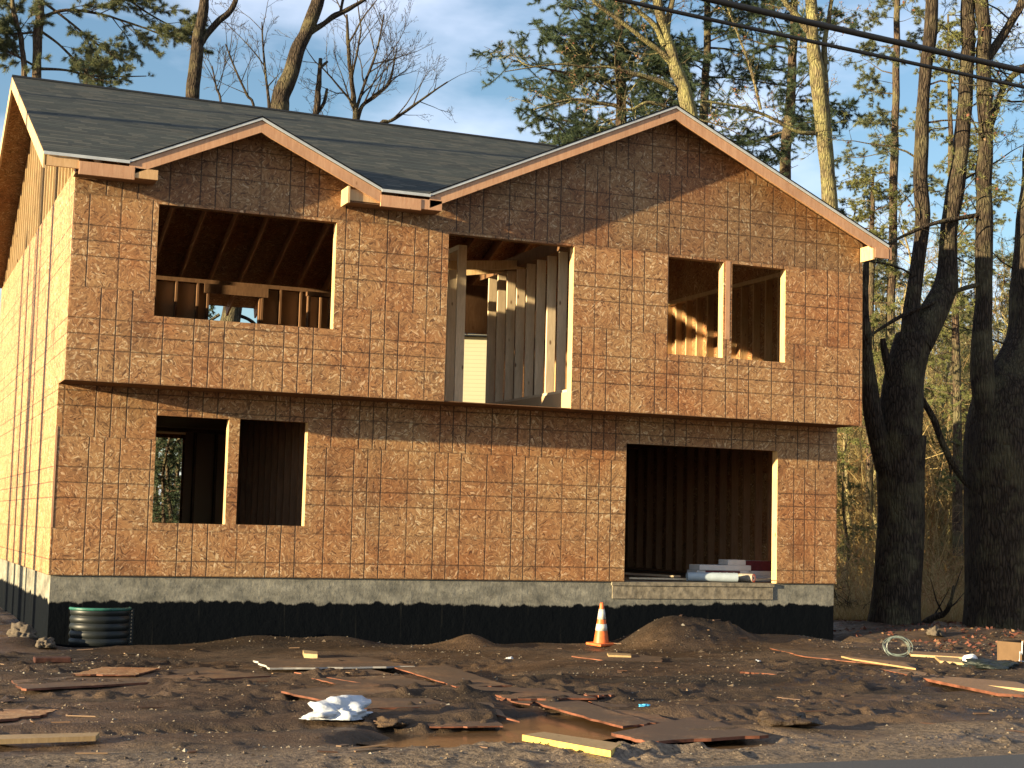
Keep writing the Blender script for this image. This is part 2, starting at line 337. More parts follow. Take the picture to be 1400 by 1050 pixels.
# ------------------------------------------------------------------ numpy noise
def vnoise(x, y, seed=0):
    xi = np.floor(x).astype(int); yi = np.floor(y).astype(int); xf = x-xi; yf = y-yi
    def h(a, b):
        q = (a*374761393+b*668265263+seed*982451653) & 0x7fffffff; q = ((q ^ (q >> 13))*1274126177) & 0x7fffffff
        return ((q ^ (q >> 16)) & 0xffff)/65535.
    u = xf*xf*(3-2*xf); v = yf*yf*(3-2*yf)
    return (h(xi, yi)*(1-u)+h(xi+1, yi)*u)*(1-v)+(h(xi, yi+1)*(1-u)+h(xi+1, yi+1)*u)*v-.5
G0 = -.85
def sst(a, b, x): t = np.clip((x-a)/(b-a), 0, 1); return t*t*(3-2*t)
PUE = [(atz(690, 1003, G0)[:2], 1.35, .62), (atz(800, 985, G0)[:2], .8, .75), (atz(960, 1014, G0)[:2], .9, .38), (atz(590, 1008, G0)[:2], .7, .4)]
PUD = [(atz(*c, G0)[:2], r) for c, r in (((640, 1008), .55), ((700, 1000), .6), ((760, 985), .55), ((820, 985), .5), ((600, 1000), .45), ((950, 1012), .4), ((1030, 1008), .35), ((880, 1005), .35))]
def gh(x, y, detail=True):
    x = np.asarray(x, float); y = np.asarray(y, float)
    z = np.full(np.broadcast(x, y).shape, G0)
    def mound(cx, cy, sx, sy, h): return h*np.exp(-((x-cx)/sx)**2-((y-cy)/sy)**2)
    z = z+mound(8.55, -1.5, .62, .55, .36)+mound(8.05, -1.75, .45, .45, .16)+mound(9.3, -1.45, .45, .5, .20)+mound(10.3, -1.2, .9, .5, .12)
    z = z+mound(5.35, -1.55, .34, .3, .17)+mound(2.5, -1.3, .55, .4, .14)+mound(3.6, -1.35, .6, .35, .12)+mound(1.0, -1.5, .9, .35, .05)+mound(6.5, -1.3, .6, .3, .06)
    z = z+mound(-.5, -.9, .5, .6, .12)+mound(14.8, 2.0, 1.1, 1.1, .10)+mound(14.6, .4, 1.3, 1.2, .10)
    z = z-.22*sst(-1.25, -.3, y)*sst(1.8, .6, y)*sst(-.4, .2, x)*sst(12.6, 12.0, x)
    z = z+.05*sst(14, 20, x)+.004*np.maximum(y-12, 0)+.30*sst(14, 30, y)
    near = sst(-14, -11.0, y)*sst(22, 17, x)*sst(14, 3, y)
    rut = -.05*(np.exp(-((y+8.9+.25*np.sin(x*.5))/.16)**2)+np.exp(-((y+7.35+.3*np.sin(x*.45+.5))/.16)**2))*(.5+vnoise(x*.9, y, 51))+.03*(np.exp(-((y+8.6+.25*np.sin(x*.5))/.12)**2)+np.exp(-((y+7.05+.3*np.sin(x*.45+.5))/.12)**2))+.012*np.sign(np.sin(x*34+8*y))*np.exp(-((y+8.9+.25*np.sin(x*.5))/.15)**2)+.03*np.sin((y+.15*x+.6*vnoise(x*.5, y*.5, 5))*5.2)*sst(-10.8, -9.5, y)*sst(-3.2, -4.5, y)*(vnoise(x*.6+9, y*.9, 6)+.5)
    wild = .35+1.3*sst(-.12, .25, vnoise(x*.45, y*.8, 41)+.5*vnoise(x*1.3, y*1.9, 42)+.25*sst(-9.6, -11, y))
    rough = .07*vnoise(x*.7, y*1.3, 1)+.05*vnoise(x*1.2, y*3.0, 2)+.024*np.abs(vnoise(x*3.2, y*7.5, 3))*wild+.014*vnoise(x*8, y*14, 4)*wild+.009*vnoise(x*20, y*27, 7)*wild
    cl = .05*np.maximum(vnoise(x*7, y*8, 11)-.25, 0)*3*wild
    return (z+(rough+rut+cl)*(.25+.75*near)*sst(-11.7, -10.9, y) + .02*vnoise(x*.3, y*.3, 8)*sst(-11.7, -10.9, y))*(1-pud(x, y))+(G0-.10)*pud(x, y)
def pud(x, y):
    m = 0
    for (cx, cy), rx, ry in PUE:
        e = np.sqrt(((x-cx)/rx)**2+((y-cy)/ry)**2)+.55*vnoise(x*1.3, y*1.8, 61)+.3*vnoise(x*4, y*5, 62)
        m = np.maximum(m, sst(1.15, .75, e))
    return m
def gz(x, y): return float(gh(x, y))
def axis(lo, hi, step, far_lo, far_hi, g=1.22):
    a = list(np.arange(lo, hi, step)); s = step; p = a[0]; left = []
    while p > far_lo: s = s*g; p -= s; left.append(p)
    s = step; p = a[-1]; right = []
    while p < far_hi: s = s*g; p += s; right.append(p)
    return np.array(left[::-1]+a+right)
xs = axis(-2.6, 15.8, .042, -400, 500); ys = axis(-12, .3, .042, -300, 600)
X, Y = np.meshgrid(xs, ys); Z = gh(X, Y)
g = MB(); nx = len(xs); ny = len(ys)
i = np.arange(ny-1)[:, None]*nx; j = np.arange(nx-1)[None]
fc = np.stack([i+j, i+j+1, i+nx+j+1, i+nx+j], -1).reshape(-1, 4)
g.add(np.stack([X, Y, Z], -1).reshape(-1, 3), fc)
struct(g.build('ground', M_GROUND, smooth=True))
r = MB()   # road: a thin slab with an uneven edge
ex = np.concatenate([np.linspace(-120, -4, 40), np.arange(-3.9, 9, .08), np.linspace(9.2, 140, 40)])
ey = -11.62+.05*vnoise(ex*2, ex*0, 3)+.06*vnoise(ex*.6, ex*0, 4)
k = len(ex); V = np.concatenate([np.stack([ex, ey, np.full(k, G0+.012)], 1), np.stack([ex, np.full(k, -18.6), np.full(k, G0+.03)], 1), np.stack([ex, ey-.01, np.full(k, G0-.08)], 1)])
q = np.arange(k-1); r.add(V, np.concatenate([np.stack([k+q, k+q+1, q+1, q], 1), np.stack([q, q+1, 2*k+q+1, 2*k+q], 1)])); struct(r.build('road', M_ROAD))
wz = G0-.045; wmesh = MB(); a0 = atz(520, 985, wz); a1 = atz(1090, 1020, wz)
th = np.linspace(0, 2*math.pi, 40, endpoint=False)
def puddle(cx, cy, rx, ry):
    V = [(cx, cy, wz)]+[(cx+rx*math.cos(t)*(1+.12*math.sin(3*t)), cy+ry*math.sin(t)*(1+.1*math.cos(5*t)), wz) for t in th]
    b = MB(); b.add(V, [(0, 1+i, 1+(i+1) % 40) for i in range(40)]); return struct(b.build('puddle', M_WATER))
c = atz(735, 995, wz); puddle(c[0], c[1], 2.2, 1.25); c = atz(985, 1014, wz); puddle(c[0], c[1], .95, .5)
# ------------------------------------------------------------------ the house
W = 12.222; OV = .6755; Z1 = 2.513; ZT = 5.30; RY = 5.28; RZ = 8.01; D = 11.22; EY = -1.03; EZ = 5.36; MS = .42; FB = -1.35
house = empty('house_under_construction', (W/2, D/2, G0), 'two storey house under construction, strand board sheathing bare and openings unglazed, dark shingled roof', 'house')
H = lambda b, name, mats, **k: child_world(b.build(name, mats, **k), house)
rnd = random.Random(7)
def sheathing(name, O, U, Vv, Nn, outline, openings, rows, offs, grey, mat=M_OSB, thick=.0115, vbase=0.0, uoff=None):
    bm = bmesh.new(); bm.faces.new([bm.verts.new((s, t, 0)) for s, t in outline])
    def cut(co, no, faces=None):
        fs = faces if faces is not None else bm.faces[:]
        es = set(e for f in fs for e in f.edges); vs = set(v for f in fs for v in f.verts)
        bmesh.ops.bisect_plane(bm, geom=list(vs)+list(es)+list(fs), plane_co=co, plane_no=no, dist=1e-5)
    for t in rows: cut((0, t, 0), (0, 1, 0))
    s0 = min(s for s, t in outline); s1 = max(s for s, t in outline)
    R_ = [-1e9]+list(rows)+[1e9]
    def rowof(f): c = f.calc_center_median(); return sum(1 for t in rows if c.y > t)
    for ri in range(len(rows)+1):
        k = -2
        while True:
            s = offs[ri % len(offs)]+2.4384*k; k += 1
            if s > s1: break
            if s > s0+.02: cut((s, 0, 0), (1, 0, 0), [f for f in bm.faces if rowof(f) == ri])
    for a, b, c_, d in openings:
        for s in (a, b): cut((s, 0, 0), (1, 0, 0))
        for t in (c_, d): cut((0, t, 0), (0, 1, 0))
    dead = []
    for f in bm.faces:
        c = f.calc_center_median()
        if any(a < c.x < b and c_ < c.y < d for a, b, c_, d in openings): dead.append(f)
    bmesh.ops.delete(bm, geom=dead, context='FACES')
    uvl = bm.loops.layers.uv.new('UVMap'); cl = bm.loops.layers.float_color.new('tint'); rc = {}
    for f in bm.faces:
        c = f.calc_center_median(); ri = rowof(f); off = offs[ri % len(offs)]; key = (ri, math.floor((c.x-off)/2.4384))
        if key not in rc: rc[key] = (rnd.random(), rnd.random())
        a, b = rc[key]; g_ = grey(c.x, c.y)+(b-.5)*.3
        for l in f.loops:
            u = l.vert.co.x-off
            if uoff: u += uoff(c.x)
            l[uvl].uv = (u, l.vert.co.y-vbase); l[cl] = (a, b, max(0, min(1, g_)), 1)
    O = Vector(O); U = Vector(U); Vv = Vector(Vv); Nn = Vector(Nn)
    if U.cross(Vv).dot(Nn) < 0: bmesh.ops.reverse_faces(bm, faces=bm.faces[:])
    for v in bm.verts: v.co = O+U*v.co.x+Vv*v.co.y
    r_ = bmesh.ops.extrude_face_region(bm, geom=bm.faces[:]+bm.edges[:]+bm.verts[:], use_keep_orig=True) if False else None
    me = bpy.data.meshes.new(name); bm.to_mesh(me); bm.free(); me.materials.append(mat)
    o = bpy.data.objects.new(name, me); COL.objects.link(o)
    so_ = o.modifiers.new('thickness', 'SOLIDIFY'); so_.thickness = thick; so_.offset = -1
    return child_world(o, house)
def g1(x): return EZ+.456*(1.705-abs(x-2.335))
def g2(x): return EZ+.456*(3.855-abs(x-8.605))
WIN = {'w1': (1.305, 2.29, .714, 2.16), 'w2': (2.44, 3.405, .718, 2.168), 'garage': (8.405, 11.10, -.05, 2.095)}
UP = {'big': (1.09, 3.525, 3.42, 4.912), 'tall': (5.175, 7.145, 2.40, 4.918), 'w3': (8.72, 9.678, 3.43, 4.91), 'w4': (9.825, 10.79, 3.432, 4.90)}
rw = [.6096, 1.8288]
sheathing('lower_wall_sheathing', (0, 0, 0), (1, 0, 0), (0, 0, 1), (0, -1, 0), [(0, 0), (W, 0), (W, Z1), (0, Z1)], list(WIN.values()), rw, [.03, .03, .09], lambda x, z: .05+.5*sst(1.7, 2.5, z)*.6, vbase=.6096-1.2192)  # sheet tint greyer and darker towards the top
rows_u = [Z1+1.2192*k for k in (1, 2, 3)]
outl = [(0, Z1), (W, Z1), (W, g2(W)-.04)]+[(8.605, g2(8.605)-.04), (4.85, g2(4.85)-.04), (3.92, g1(3.92)-.04), (2.335, g1(2.335)-.04), (.75, g1(.75)-.04), (0, 5.36)]
sheathing('upper_wall_sheathing', (0, -OV, 0), (1, 0, 0), (0, 0, 1), (0, -1, 0), outl, list(UP.values()), rows_u, [0, .61, .0, .3], lambda x, z: .02+.95*float(sst(4.7, 5.3, z))*.95, vbase=Z1, uoff=lambda x: .424 if x > 7.1 else 0)  # sheet tint greyer and darker above the window heads
sheathing('side_wall_sheathing', (0, 0, 0), (0, 1, 0), (0, 0, 1), (-1, 0, 0), [(.0125, 0), (D, 0), (D, Z1), (.0125, Z1)], [], rw, [.03, 1.2, .3], lambda x, z: 0, mat=M_OSBS, vbase=.6096-1.2192)
sheathing('side_wall_sheathing', (0, 0, 0), (0, 1, 0), (0, 0, 1), (-1, 0, 0), [(-OV+.0125, Z1+.001), (D, Z1+.001), (D, ZT-.02), (-OV+.0125, ZT-.02)], [], rows_u, [0, 1.2, .3], lambda x, z: 0, mat=M_OSBS, vbase=Z1)
for nm, O, U, Nn, ol, op in (
    ('far_wall_sheathing', (W-.0115, 0, 0), (0, 1, 0), (1, 0, 0), [(.013, 0), (D, 0), (D, Z1), (.013, Z1)], []),
    ('far_wall_sheathing', (W-.0115, 0, 0), (0, 1, 0), (1, 0, 0), [(-OV+.013, Z1+.001), (D, Z1+.001), (D, ZT), (RY, RZ-.10), (-OV+.013, ZT)], []),
    ('rear_wall_sheathing', (0, D, 0), (1, 0, 0), (0, 1, 0), [(.012, 0), (W-.012, 0), (W-.012, ZT), (.012, ZT)], [(3.15, 3.75, .70, 2.45), (3.75, 5.35, 3.90, 5.29), (9.0, 10.55, 2.80, 5.14)])):
    sheathing(nm, O, U, (0, 0, 1), Nn, ol, op, rw+[2.9, 4.1], [.0, 1.2], lambda x, z: .2, mat=M_OSBIN)
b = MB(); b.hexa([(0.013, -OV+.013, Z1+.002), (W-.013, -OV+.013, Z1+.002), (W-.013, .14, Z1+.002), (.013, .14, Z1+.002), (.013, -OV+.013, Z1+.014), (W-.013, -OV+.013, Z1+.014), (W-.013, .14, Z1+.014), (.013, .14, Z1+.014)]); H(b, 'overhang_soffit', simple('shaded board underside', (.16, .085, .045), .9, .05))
# foundation
b = MB(); b.box((.03, .03, FB), (W-.03, .25, -.004)); b.box((.03, .252, FB), (.25, D-.03, -.004)); b.box((W-.25, .252, FB), (W-.03, D-.03, -.004)); b.box((.26, D-.25, FB), (W-.26, D-.03, -.004))
H(b, 'foundation_wall', M_FOUND)
b = MB(); b.box((8.22, .012, -.255), (11.04, .029, -.06)); b.box((8.20, -.006, -.058), (11.06, .12, -.006)); H(b, 'door_sill', simple('rough concrete sill', (.21, .175, .125), .9, .2, .5, 9, .012))
b = MB(); b.box((.03, .0, -.0035), (8.40, .14, .034)); b.box((11.1, .0, -.0035), (W-.03, .14, .034)); 
for q in b.v: q[:, 1] += .013
H(b, 'sill_plate', M_LUM)
b = MB(); b.box((.27, .27, -.12), (W-.27, D-.27, -.002)); H(b, 'floor_slab', simple('dusty plywood floor', (.20, .14, .09), .9, .2, .3, 3))
# second floor deck with the stair void behind the tall opening
b = MB(); zf, zt_ = 2.53, 2.775
b.box((.02, -OV+.014, zf), (5.17, D-.02, zt_)); b.box((7.151, -OV+.014, zf), (W-.02, D-.02, zt_)); b.box((5.171, 3.1, zf), (7.149, D-.02, zt_))
H(b, 'floor_deck', [M_OSBIN])
# framed openings: head and sill in one mesh, jambs as pieces of it
def frame(name, x0, x1, z0, z1, yp, sill=True, mat=M_LUM, hd=.24):
    y0, y1 = yp+.013, yp+.152; b = MB()
    b.box((x0-.038, y0, z1+.001), (x1+.038, y1, z1+.038+hd))
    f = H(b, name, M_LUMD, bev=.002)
    if sill: b = MB(); b.box((x0-.038, y0, z0-.038), (x1+.038, y1, z0-.001)); b.build('sill', mat, bev=.002).parent = f
    for s, xa in ((-1, x0-.036), (1, x1-.002)):
        j = MB(); j.box((xa, y0+.0005 if sill else y0-.011, z0 if sill else z0+.05), (xa+.038, y1, z1)); o = j.build('jamb', mat, bev=.002); o.parent = f; o.matrix_parent_inverse = f.matrix_world.inverted(); o.matrix_parent_inverse = Matrix.Identity(4)
    return f
frame('window_frame', *WIN['w1'], 0); frame('window_frame', *WIN['w2'], 0); frame('door_frame', WIN['garage'][0], WIN['garage'][1], -.004, 2.095, 0, False)
frame('window_frame', *UP['big'], -OV); frame('door_frame', UP['tall'][0], UP['tall'][1], Z1-.04, 4.918, -OV, False); frame('window_frame', *UP['w3'], -OV); frame('window_frame', *UP['w4'], -OV)
b = MB(); b.box((9.71, -OV-.004, 3.72), (9.79, -OV+.004, 4.93)); H(b, 'mullion_post', M_CEDAR)
# framed walls: plates in one mesh, studs as its pieces
def framed(name, p, q, z0, z1, sp=.4064, wid=.14, mat=M_LUM, skip=(), pm=None, slope=None, first=0.02):
    p = np.array(p, float); q = np.array(q, float); d = q-p; L = np.linalg.norm(d); d /= L; n_ = np.array([-d[1], d[0]])
    def blk(b, s0, s1, za, zb, zb2=None):
        V = []
        for z in (0, 1):
            for s, w_ in ((s0, 0), (s1, 0), (s1, wid), (s0, wid)):
                c = p+d*s+n_*w_; V.append((c[0], c[1], (za if z == 0 else (zb if (s == s0 or zb2 is None) else zb2))))
        b.hexa(V)
    pl = MB(); blk(pl, 0, L, z0, z0+.038); 
    f = H(pl, name, pm or mat)
    if slope is None: tp = MB(); blk(tp, 0, L, z1-.076, z1); tp.build('top_plate', pm or mat).parent = f
    s = first; base = None
    while s < L-.04:
        if not any(a < s < b_ for a, b_ in skip):
            b = MB(); zt = z1-.0775 if slope is None else slope(p+d*s)
            blk(b, s, s+.038, z0+.0395, zt, None if slope is None else slope(p+d*(s+.038)))
            o = b.build('stud', mat); o.parent = f
        s += sp
    return f
framed('partition_wall', (7.30, -OV+.155), (7.30, 3.02), 2.777, 4.90+.15, mat=M_STUD, first=.0)
b = MB(); b.box((7.146, -OV+.155, 2.52), (7.150, 3.05, 2.775)); H(b, 'rim_board', M_OSBIN)
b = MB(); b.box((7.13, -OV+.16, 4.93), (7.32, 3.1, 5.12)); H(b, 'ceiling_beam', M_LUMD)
framed('framed_wall', (W-.015, .16), (W-.015, D-.16), .002, 2.5, mat=M_RAFT)
framed('framed_wall', (W-.015, -OV+.16), (W-.015, D-.16), 2.777, 5.28, mat=M_LUM)
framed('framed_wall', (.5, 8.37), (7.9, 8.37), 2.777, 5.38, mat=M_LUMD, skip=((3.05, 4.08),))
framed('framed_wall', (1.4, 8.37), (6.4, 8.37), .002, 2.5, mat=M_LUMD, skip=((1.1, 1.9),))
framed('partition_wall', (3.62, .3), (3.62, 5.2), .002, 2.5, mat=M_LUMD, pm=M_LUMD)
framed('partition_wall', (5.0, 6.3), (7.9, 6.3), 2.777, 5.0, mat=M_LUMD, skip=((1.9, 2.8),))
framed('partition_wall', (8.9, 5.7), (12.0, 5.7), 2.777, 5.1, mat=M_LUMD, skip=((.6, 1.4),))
b = MB(); b.box((6.6, 5.5, 4.35), (9.6, 5.54, 5.25)); H(b, 'shade_panel', M_LUMD)  # dark panel added to stand for shade at the top of this view
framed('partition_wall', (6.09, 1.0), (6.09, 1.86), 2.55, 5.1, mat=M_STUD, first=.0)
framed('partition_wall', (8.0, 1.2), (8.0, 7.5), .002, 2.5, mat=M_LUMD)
b = MB(); b.box((3.5, 8.34, 5.12), (4.75, 8.36, 5.30)); b.box((3.56, 8.35, 3.72), (3.60, 8.50, 5.11)); b.box((4.62, 8.35, 3.72), (4.66, 8.50, 5.11)); H(b, 'inner_window_frame', M_LUMD)
b = MB(); b.bar((5.2, 1.3, 4.75), (7.3, 1.5, 4.98), .04, .14); b.bar((5.2, 2.4, 4.72), (7.25, 2.0, 5.0), .04, .14); H(b, 'ceiling_joist', M_LUM)
b = MB(); b.box((.4, 8.515, 2.78), (3.58, 8.525, 5.30)); H(b, 'inner_panel', M_OSBIN); b = MB(); b.box((4.66, 8.515, 2.78), (7.6, 8.525, 5.30)); H(b, 'inner_panel', M_OSBIN)
b = MB(); b.box((3.3, 8.515, .02), (6.5, 8.525, 2.5)); H(b, 'inner_panel', M_OSBIN)
# gable end studs above the left side wall
def roofz(y): return (EZ+MS*(y-EY)) if y < RY else RZ-MS*(y-RY)
framed('gable_framing', (.16, -.5), (.16, D-.1), ZT-.02, 9, wid=.14, mat=M_LUM, slope=lambda c: roofz(c[1])-.19, first=.05)
b = MB(); b.bar((.10, -.55, roofz(-.55)-.14), (.10, RY, RZ-.14), .14, .06); b.bar((.10, RY, RZ-.14), (.10, D, roofz(D)-.14), .14, .06); H(b, 'rake_plate', M_LUM)
b = MB(); V = [(x_, y_, z_) for x_ in (.172, .182) for y_, z_ in ((2.0, 6.15), (2*RY-2.0, 6.15), (RY, RZ-.45))]
b.add(V, [(0, 1, 2), (3, 5, 4)]); H(b, 'gable_light_block', simple('dark light blocking panel', (.05, .035, .025), .9))  # dark triangle added inside the gable to block sunlight from the rooms
# rafters
nr = 0
for x in np.arange(.35, 12.2, .6096):
    b = MB(); b.bar((x, RY+.02, RZ-.16), (x, D+.3, roofz(D+.3)-.16), .038, .235); H(b, 'rafter', M_RAFT)
for x in np.arange(.35, 12.2, .8128):
    ys_ = EY+.45+max(0, 1.705-abs(x-2.335), 3.855-abs(x-8.605))
    b = MB(); b.bar((x, ys_, roofz(ys_)-.16), (x, RY-.02, RZ-.16), .038, .235); H(b, 'rafter', M_LUMD)
b = MB(); b.box((-.05, RY-.02, RZ-.36), (W, RY+.02, RZ-.06)); H(b, 'ridge_board', M_LUMD)
# roof
def slab(name, poly, nrm, mat, th=.018, uvf=None, lift=0.0):
    bm = bmesh.new(); vs = [bm.verts.new(Vector(p)+Vector(nrm)*lift) for p in poly]; f = bm.faces.new(vs); f.normal_update()
    if f.normal.dot(Vector(nrm)) < 0: f.normal_flip()
    uvl = bm.loops.layers.uv.new('UVMap'); cl = bm.loops.layers.float_color.new('tint')
    for l in f.loops:
        l[uvl].uv = uvf(l.vert.co) if uvf else (l.vert.co.x, l.vert.co.y); l[cl] = (.3, .6, .3, 1)
    me = bpy.data.meshes.new(name); bm.to_mesh(me); bm.free(); me.materials.append(mat)
    o = bpy.data.objects.new(name, me); COL.objects.link(o); m_ = o.modifiers.new('thickness', 'SOLIDIFY'); m_.thickness = th; m_.offset = -1
    return child_world(o, house)
XL, XR = -.44, 12.52; kk = math.hypot(1, .44)
def mz(x, y): return (x, y, EZ+MS*(y-EY))
y1 = EY+1.705*.456/MS; y2 = EY+3.855*.456/MS
front = [mz(XL, EY), mz(.63, EY), mz(2.335, y1), mz(4.04, EY), mz(4.75, EY), mz(8.605, y2), mz(12.46, EY), mz(XR, EY), mz(XR, RY), mz(XL, RY)]
nf = Vector((0, -MS, 1)).normalized(); nb_ = Vector((0, MS, 1)).normalized()
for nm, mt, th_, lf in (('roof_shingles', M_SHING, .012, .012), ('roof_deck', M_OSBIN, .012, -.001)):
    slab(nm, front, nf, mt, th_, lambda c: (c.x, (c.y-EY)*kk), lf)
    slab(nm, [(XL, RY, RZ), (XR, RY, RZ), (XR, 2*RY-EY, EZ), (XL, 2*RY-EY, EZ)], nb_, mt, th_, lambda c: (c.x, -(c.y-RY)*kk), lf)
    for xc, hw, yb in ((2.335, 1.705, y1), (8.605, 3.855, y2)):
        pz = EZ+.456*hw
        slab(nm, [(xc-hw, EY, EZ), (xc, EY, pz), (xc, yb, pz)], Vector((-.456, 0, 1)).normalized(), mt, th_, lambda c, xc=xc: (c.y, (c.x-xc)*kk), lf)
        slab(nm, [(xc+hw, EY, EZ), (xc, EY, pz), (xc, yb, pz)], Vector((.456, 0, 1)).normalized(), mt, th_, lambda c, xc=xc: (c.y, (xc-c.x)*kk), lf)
b = MB(); b.hexa([(XL, RY-.13, RZ-.045), (XR, RY-.13, RZ-.045), (XR, RY, RZ+.0), (XL, RY, RZ+.0), (XL, RY-.13, RZ-.03), (XR, RY-.13, RZ-.03), (XR, RY, RZ+.035), (XL, RY, RZ+.035)])
b.hexa([(XL, RY, RZ+.0), (XR, RY, RZ+.0), (XR, RY+.13, RZ-.045), (XL, RY+.13, RZ-.045), (XL, RY, RZ+.035), (XR, RY, RZ+.035), (XR, RY+.13, RZ-.03), (XL, RY+.13, RZ-.03)]); H(b, 'ridge_cap', M_SHING)
# rake boards and drip edges on the two front gables
def rake(x0, x1, z0, z1, y0, th_, hgt, top, name, mat):
    b = MB(); V = []
    for yy in (y0, y0+th_):
        V += [(x0, yy, z0-top-hgt), (x1, yy, z1-top-hgt), (x1, yy, z1-top), (x0, yy, z0-top)]
    b.add(V, [(0, 1, 2, 3), (7, 6, 5, 4), (0, 4, 5, 1), (1, 5, 6, 2), (2, 6, 7, 3), (3, 7, 4, 0)]); return H(b, name, mat)
for xc, hw in ((2.335, 1.705), (8.605, 3.855)):
    pz = EZ+.456*hw
    for s in (-1, 1):
        xe = xc+s*hw; hgt = .158
        a_, b_ = (xe, xc-s*.001), (EZ, pz)
        rake(a_[0], a_[1], b_[0], b_[1], EY-.002, .038, hgt, .028, 'rake_board', M_CEDAR)
        rake(a_[0], a_[1], b_[0], b_[1], EY-.022, .019, .034, -.014, 'drip_edge', M_WHITE)
        rake(a_[0], a_[1], b_[0], b_[1], EY-.026, .05, .016, -.034, 'shingle_edge', M_SHING)
def fb(x0, x1, z0, z1, y0, m=M_CEDAR, nm='fascia_board', y1_=None): b = MB(); b.box((x0, y0, z0), (x1, (y1_ if y1_ is not None else y0+.036), z1)); return H(b, nm, m, bev=.002)
M_FASY = lumber_material('honey coloured fascia board', (.50, .29, .13), (.62, .40, .20), .8)
fb(XL+.02, .0, 5.19, 5.325, EY, M_FASY); fb(.002, .70, 5.12, 5.29, EY-.012, M_CEDAR); fb(.702, 1.0, 5.15, 5.28, EY-.002, M_FASY)
fb(3.60, 4.03, 5.17, 5.325, EY-.003+.04, M_FASY); fb(4.032, 4.62, 5.125, 5.285, EY-.012, M_CEDAR); fb(4.622, 4.93, 5.15, 5.29, EY-.002, M_CEDAR)
fb(12.205, 12.47, 5.16, 5.32, EY-.005, M_CEDAR)
for x0, x1 in ((-.03, 1.0), (3.58, 4.93)):
    fb(x0, x1, 5.148, 5.158, EY+.04, M_LUMD, 'soffit_board', -OV-.013)
for x0 in (3.565, 12.17): b = MB(); b.box((x0, EY+.002, 5.13), (x0+.03, -OV-.013, 5.36)); H(b, 'eave_end_board', M_LUM)
for x0, x1 in ((XL, .63), (4.04, 4.75)):
    b = MB(); b.box((x0, EY-.03, EZ-.035), (x1, EY-.012, EZ+.005)); H(b, 'drip_edge', M_WHITE)
# left rake boards (along y) and lookouts
for (ya, za), (yb, zb) in (((EY, EZ), (RY-.001, RZ)), ((RY+.001, RZ), (2*RY-EY, EZ))):
    b = MB(); V = []
    for xx in (XL, XL+.038): V += [(xx, ya, za-.21), (xx, yb, zb-.21), (xx, yb, zb-.015), (xx, ya, za-.015)]
    b.add(V, [(0, 1, 2, 3), (7, 6, 5, 4), (0, 4, 5, 1), (1, 5, 6, 2), (2, 6, 7, 3), (3, 7, 4, 0)]); H(b, 'rake_board', M_LUM)
    b = MB(); V = []
    for xx in (XR-.038, XR): V += [(xx, ya, za-.21), (xx, yb, zb-.21), (xx, yb, zb-.015), (xx, ya, za-.015)]
    b.add(V, [(0, 1, 2, 3), (7, 6, 5, 4), (0, 4, 5, 1), (1, 5, 6, 2), (2, 6, 7, 3), (3, 7, 4, 0)]); H(b, 'rake_board', M_CEDAR)
# corner trim board strip on the lower left corner
b = MB(); b.box((-.006, -.006, .62), (.02, -.001, 1.95)); H(b, 'corner_strip', M_CEDAR)
# ------------------------------------------------------------------ things in the garage opening
def prop(name, label, cat, group=None, loc=(0, 0, 0)): return empty(name, loc, label, cat, group)
M_BOXW = simple('white printed carton', (.50, .48, .46), .6, .3, .08, 6); M_BOXR = simple('dark red print', (.10, .015, .022), .6)
def carton(x, y, z, l, w_, h, rz, label, band=None, dots=False):
    t = prop('carton', label, 'carton', 'flat cartons stacked in the garage opening', (x, y, z)); t.rotation_euler.z = rz
    b = MB(); b.box((-l/2, -w_/2, 0), (l/2, w_/2, h)); b.build('box', M_BOXW, t, bev=.006)
    if band:
        b = MB(); b.box((-l/2+band[0]*l, -w_/2-.003, h*band[2]), (-l/2+band[1]*l, -w_/2-.0005, h*band[3])); b.build('printed_band', M_BOXR, t)
        if dots:
            b = MB()
            for i in range(4): xx = -l/2+(band[0]+(band[1]-band[0])*(.22+.2*i))*l; b.box((xx-.018, -w_/2-.006, h*.38), (xx+.018, -w_/2-.0035, h*.66))
            b.build('white_print', M_BOXW, t)
    return t
gy = .42
carton(10.50, gy+.32, .0, .98, .34, .085, .03, 'bottom white carton of the garage stack with short dark bands', (.15, .2, .1, 1))
carton(11.15, gy+.36, .0, .62, .34, .09, -.05, 'white carton at the base of the stack beside the door jamb')
carton(10.47, gy+.32, .087, .95, .33, .085, -.02, 'white carton with a long maroon printed band in the middle of the stack', (.16, .82, .05, .95), True)
carton(11.22, gy+.36, .092, .55, .33, .08, .04, 'plain white carton under the maroon carton by the jamb')
carton(10.50, gy+.31, .174, .96, .33, .085, .02, 'plain white long carton near the top of the garage stack')
carton(11.15, gy+.42, .174, .60, .33, .16, .0, 'dark maroon carton standing at the right of the garage stack', (.0, 1.0, .0, 1.0), False)
carton(10.72, gy+.31, .261, .34, .28, .085, .05, 'small pale carton on the very top of the garage stack')
M_WRAP = simple('blue grey wrap', (.30, .35, .39), .55, .3, .12, 7)
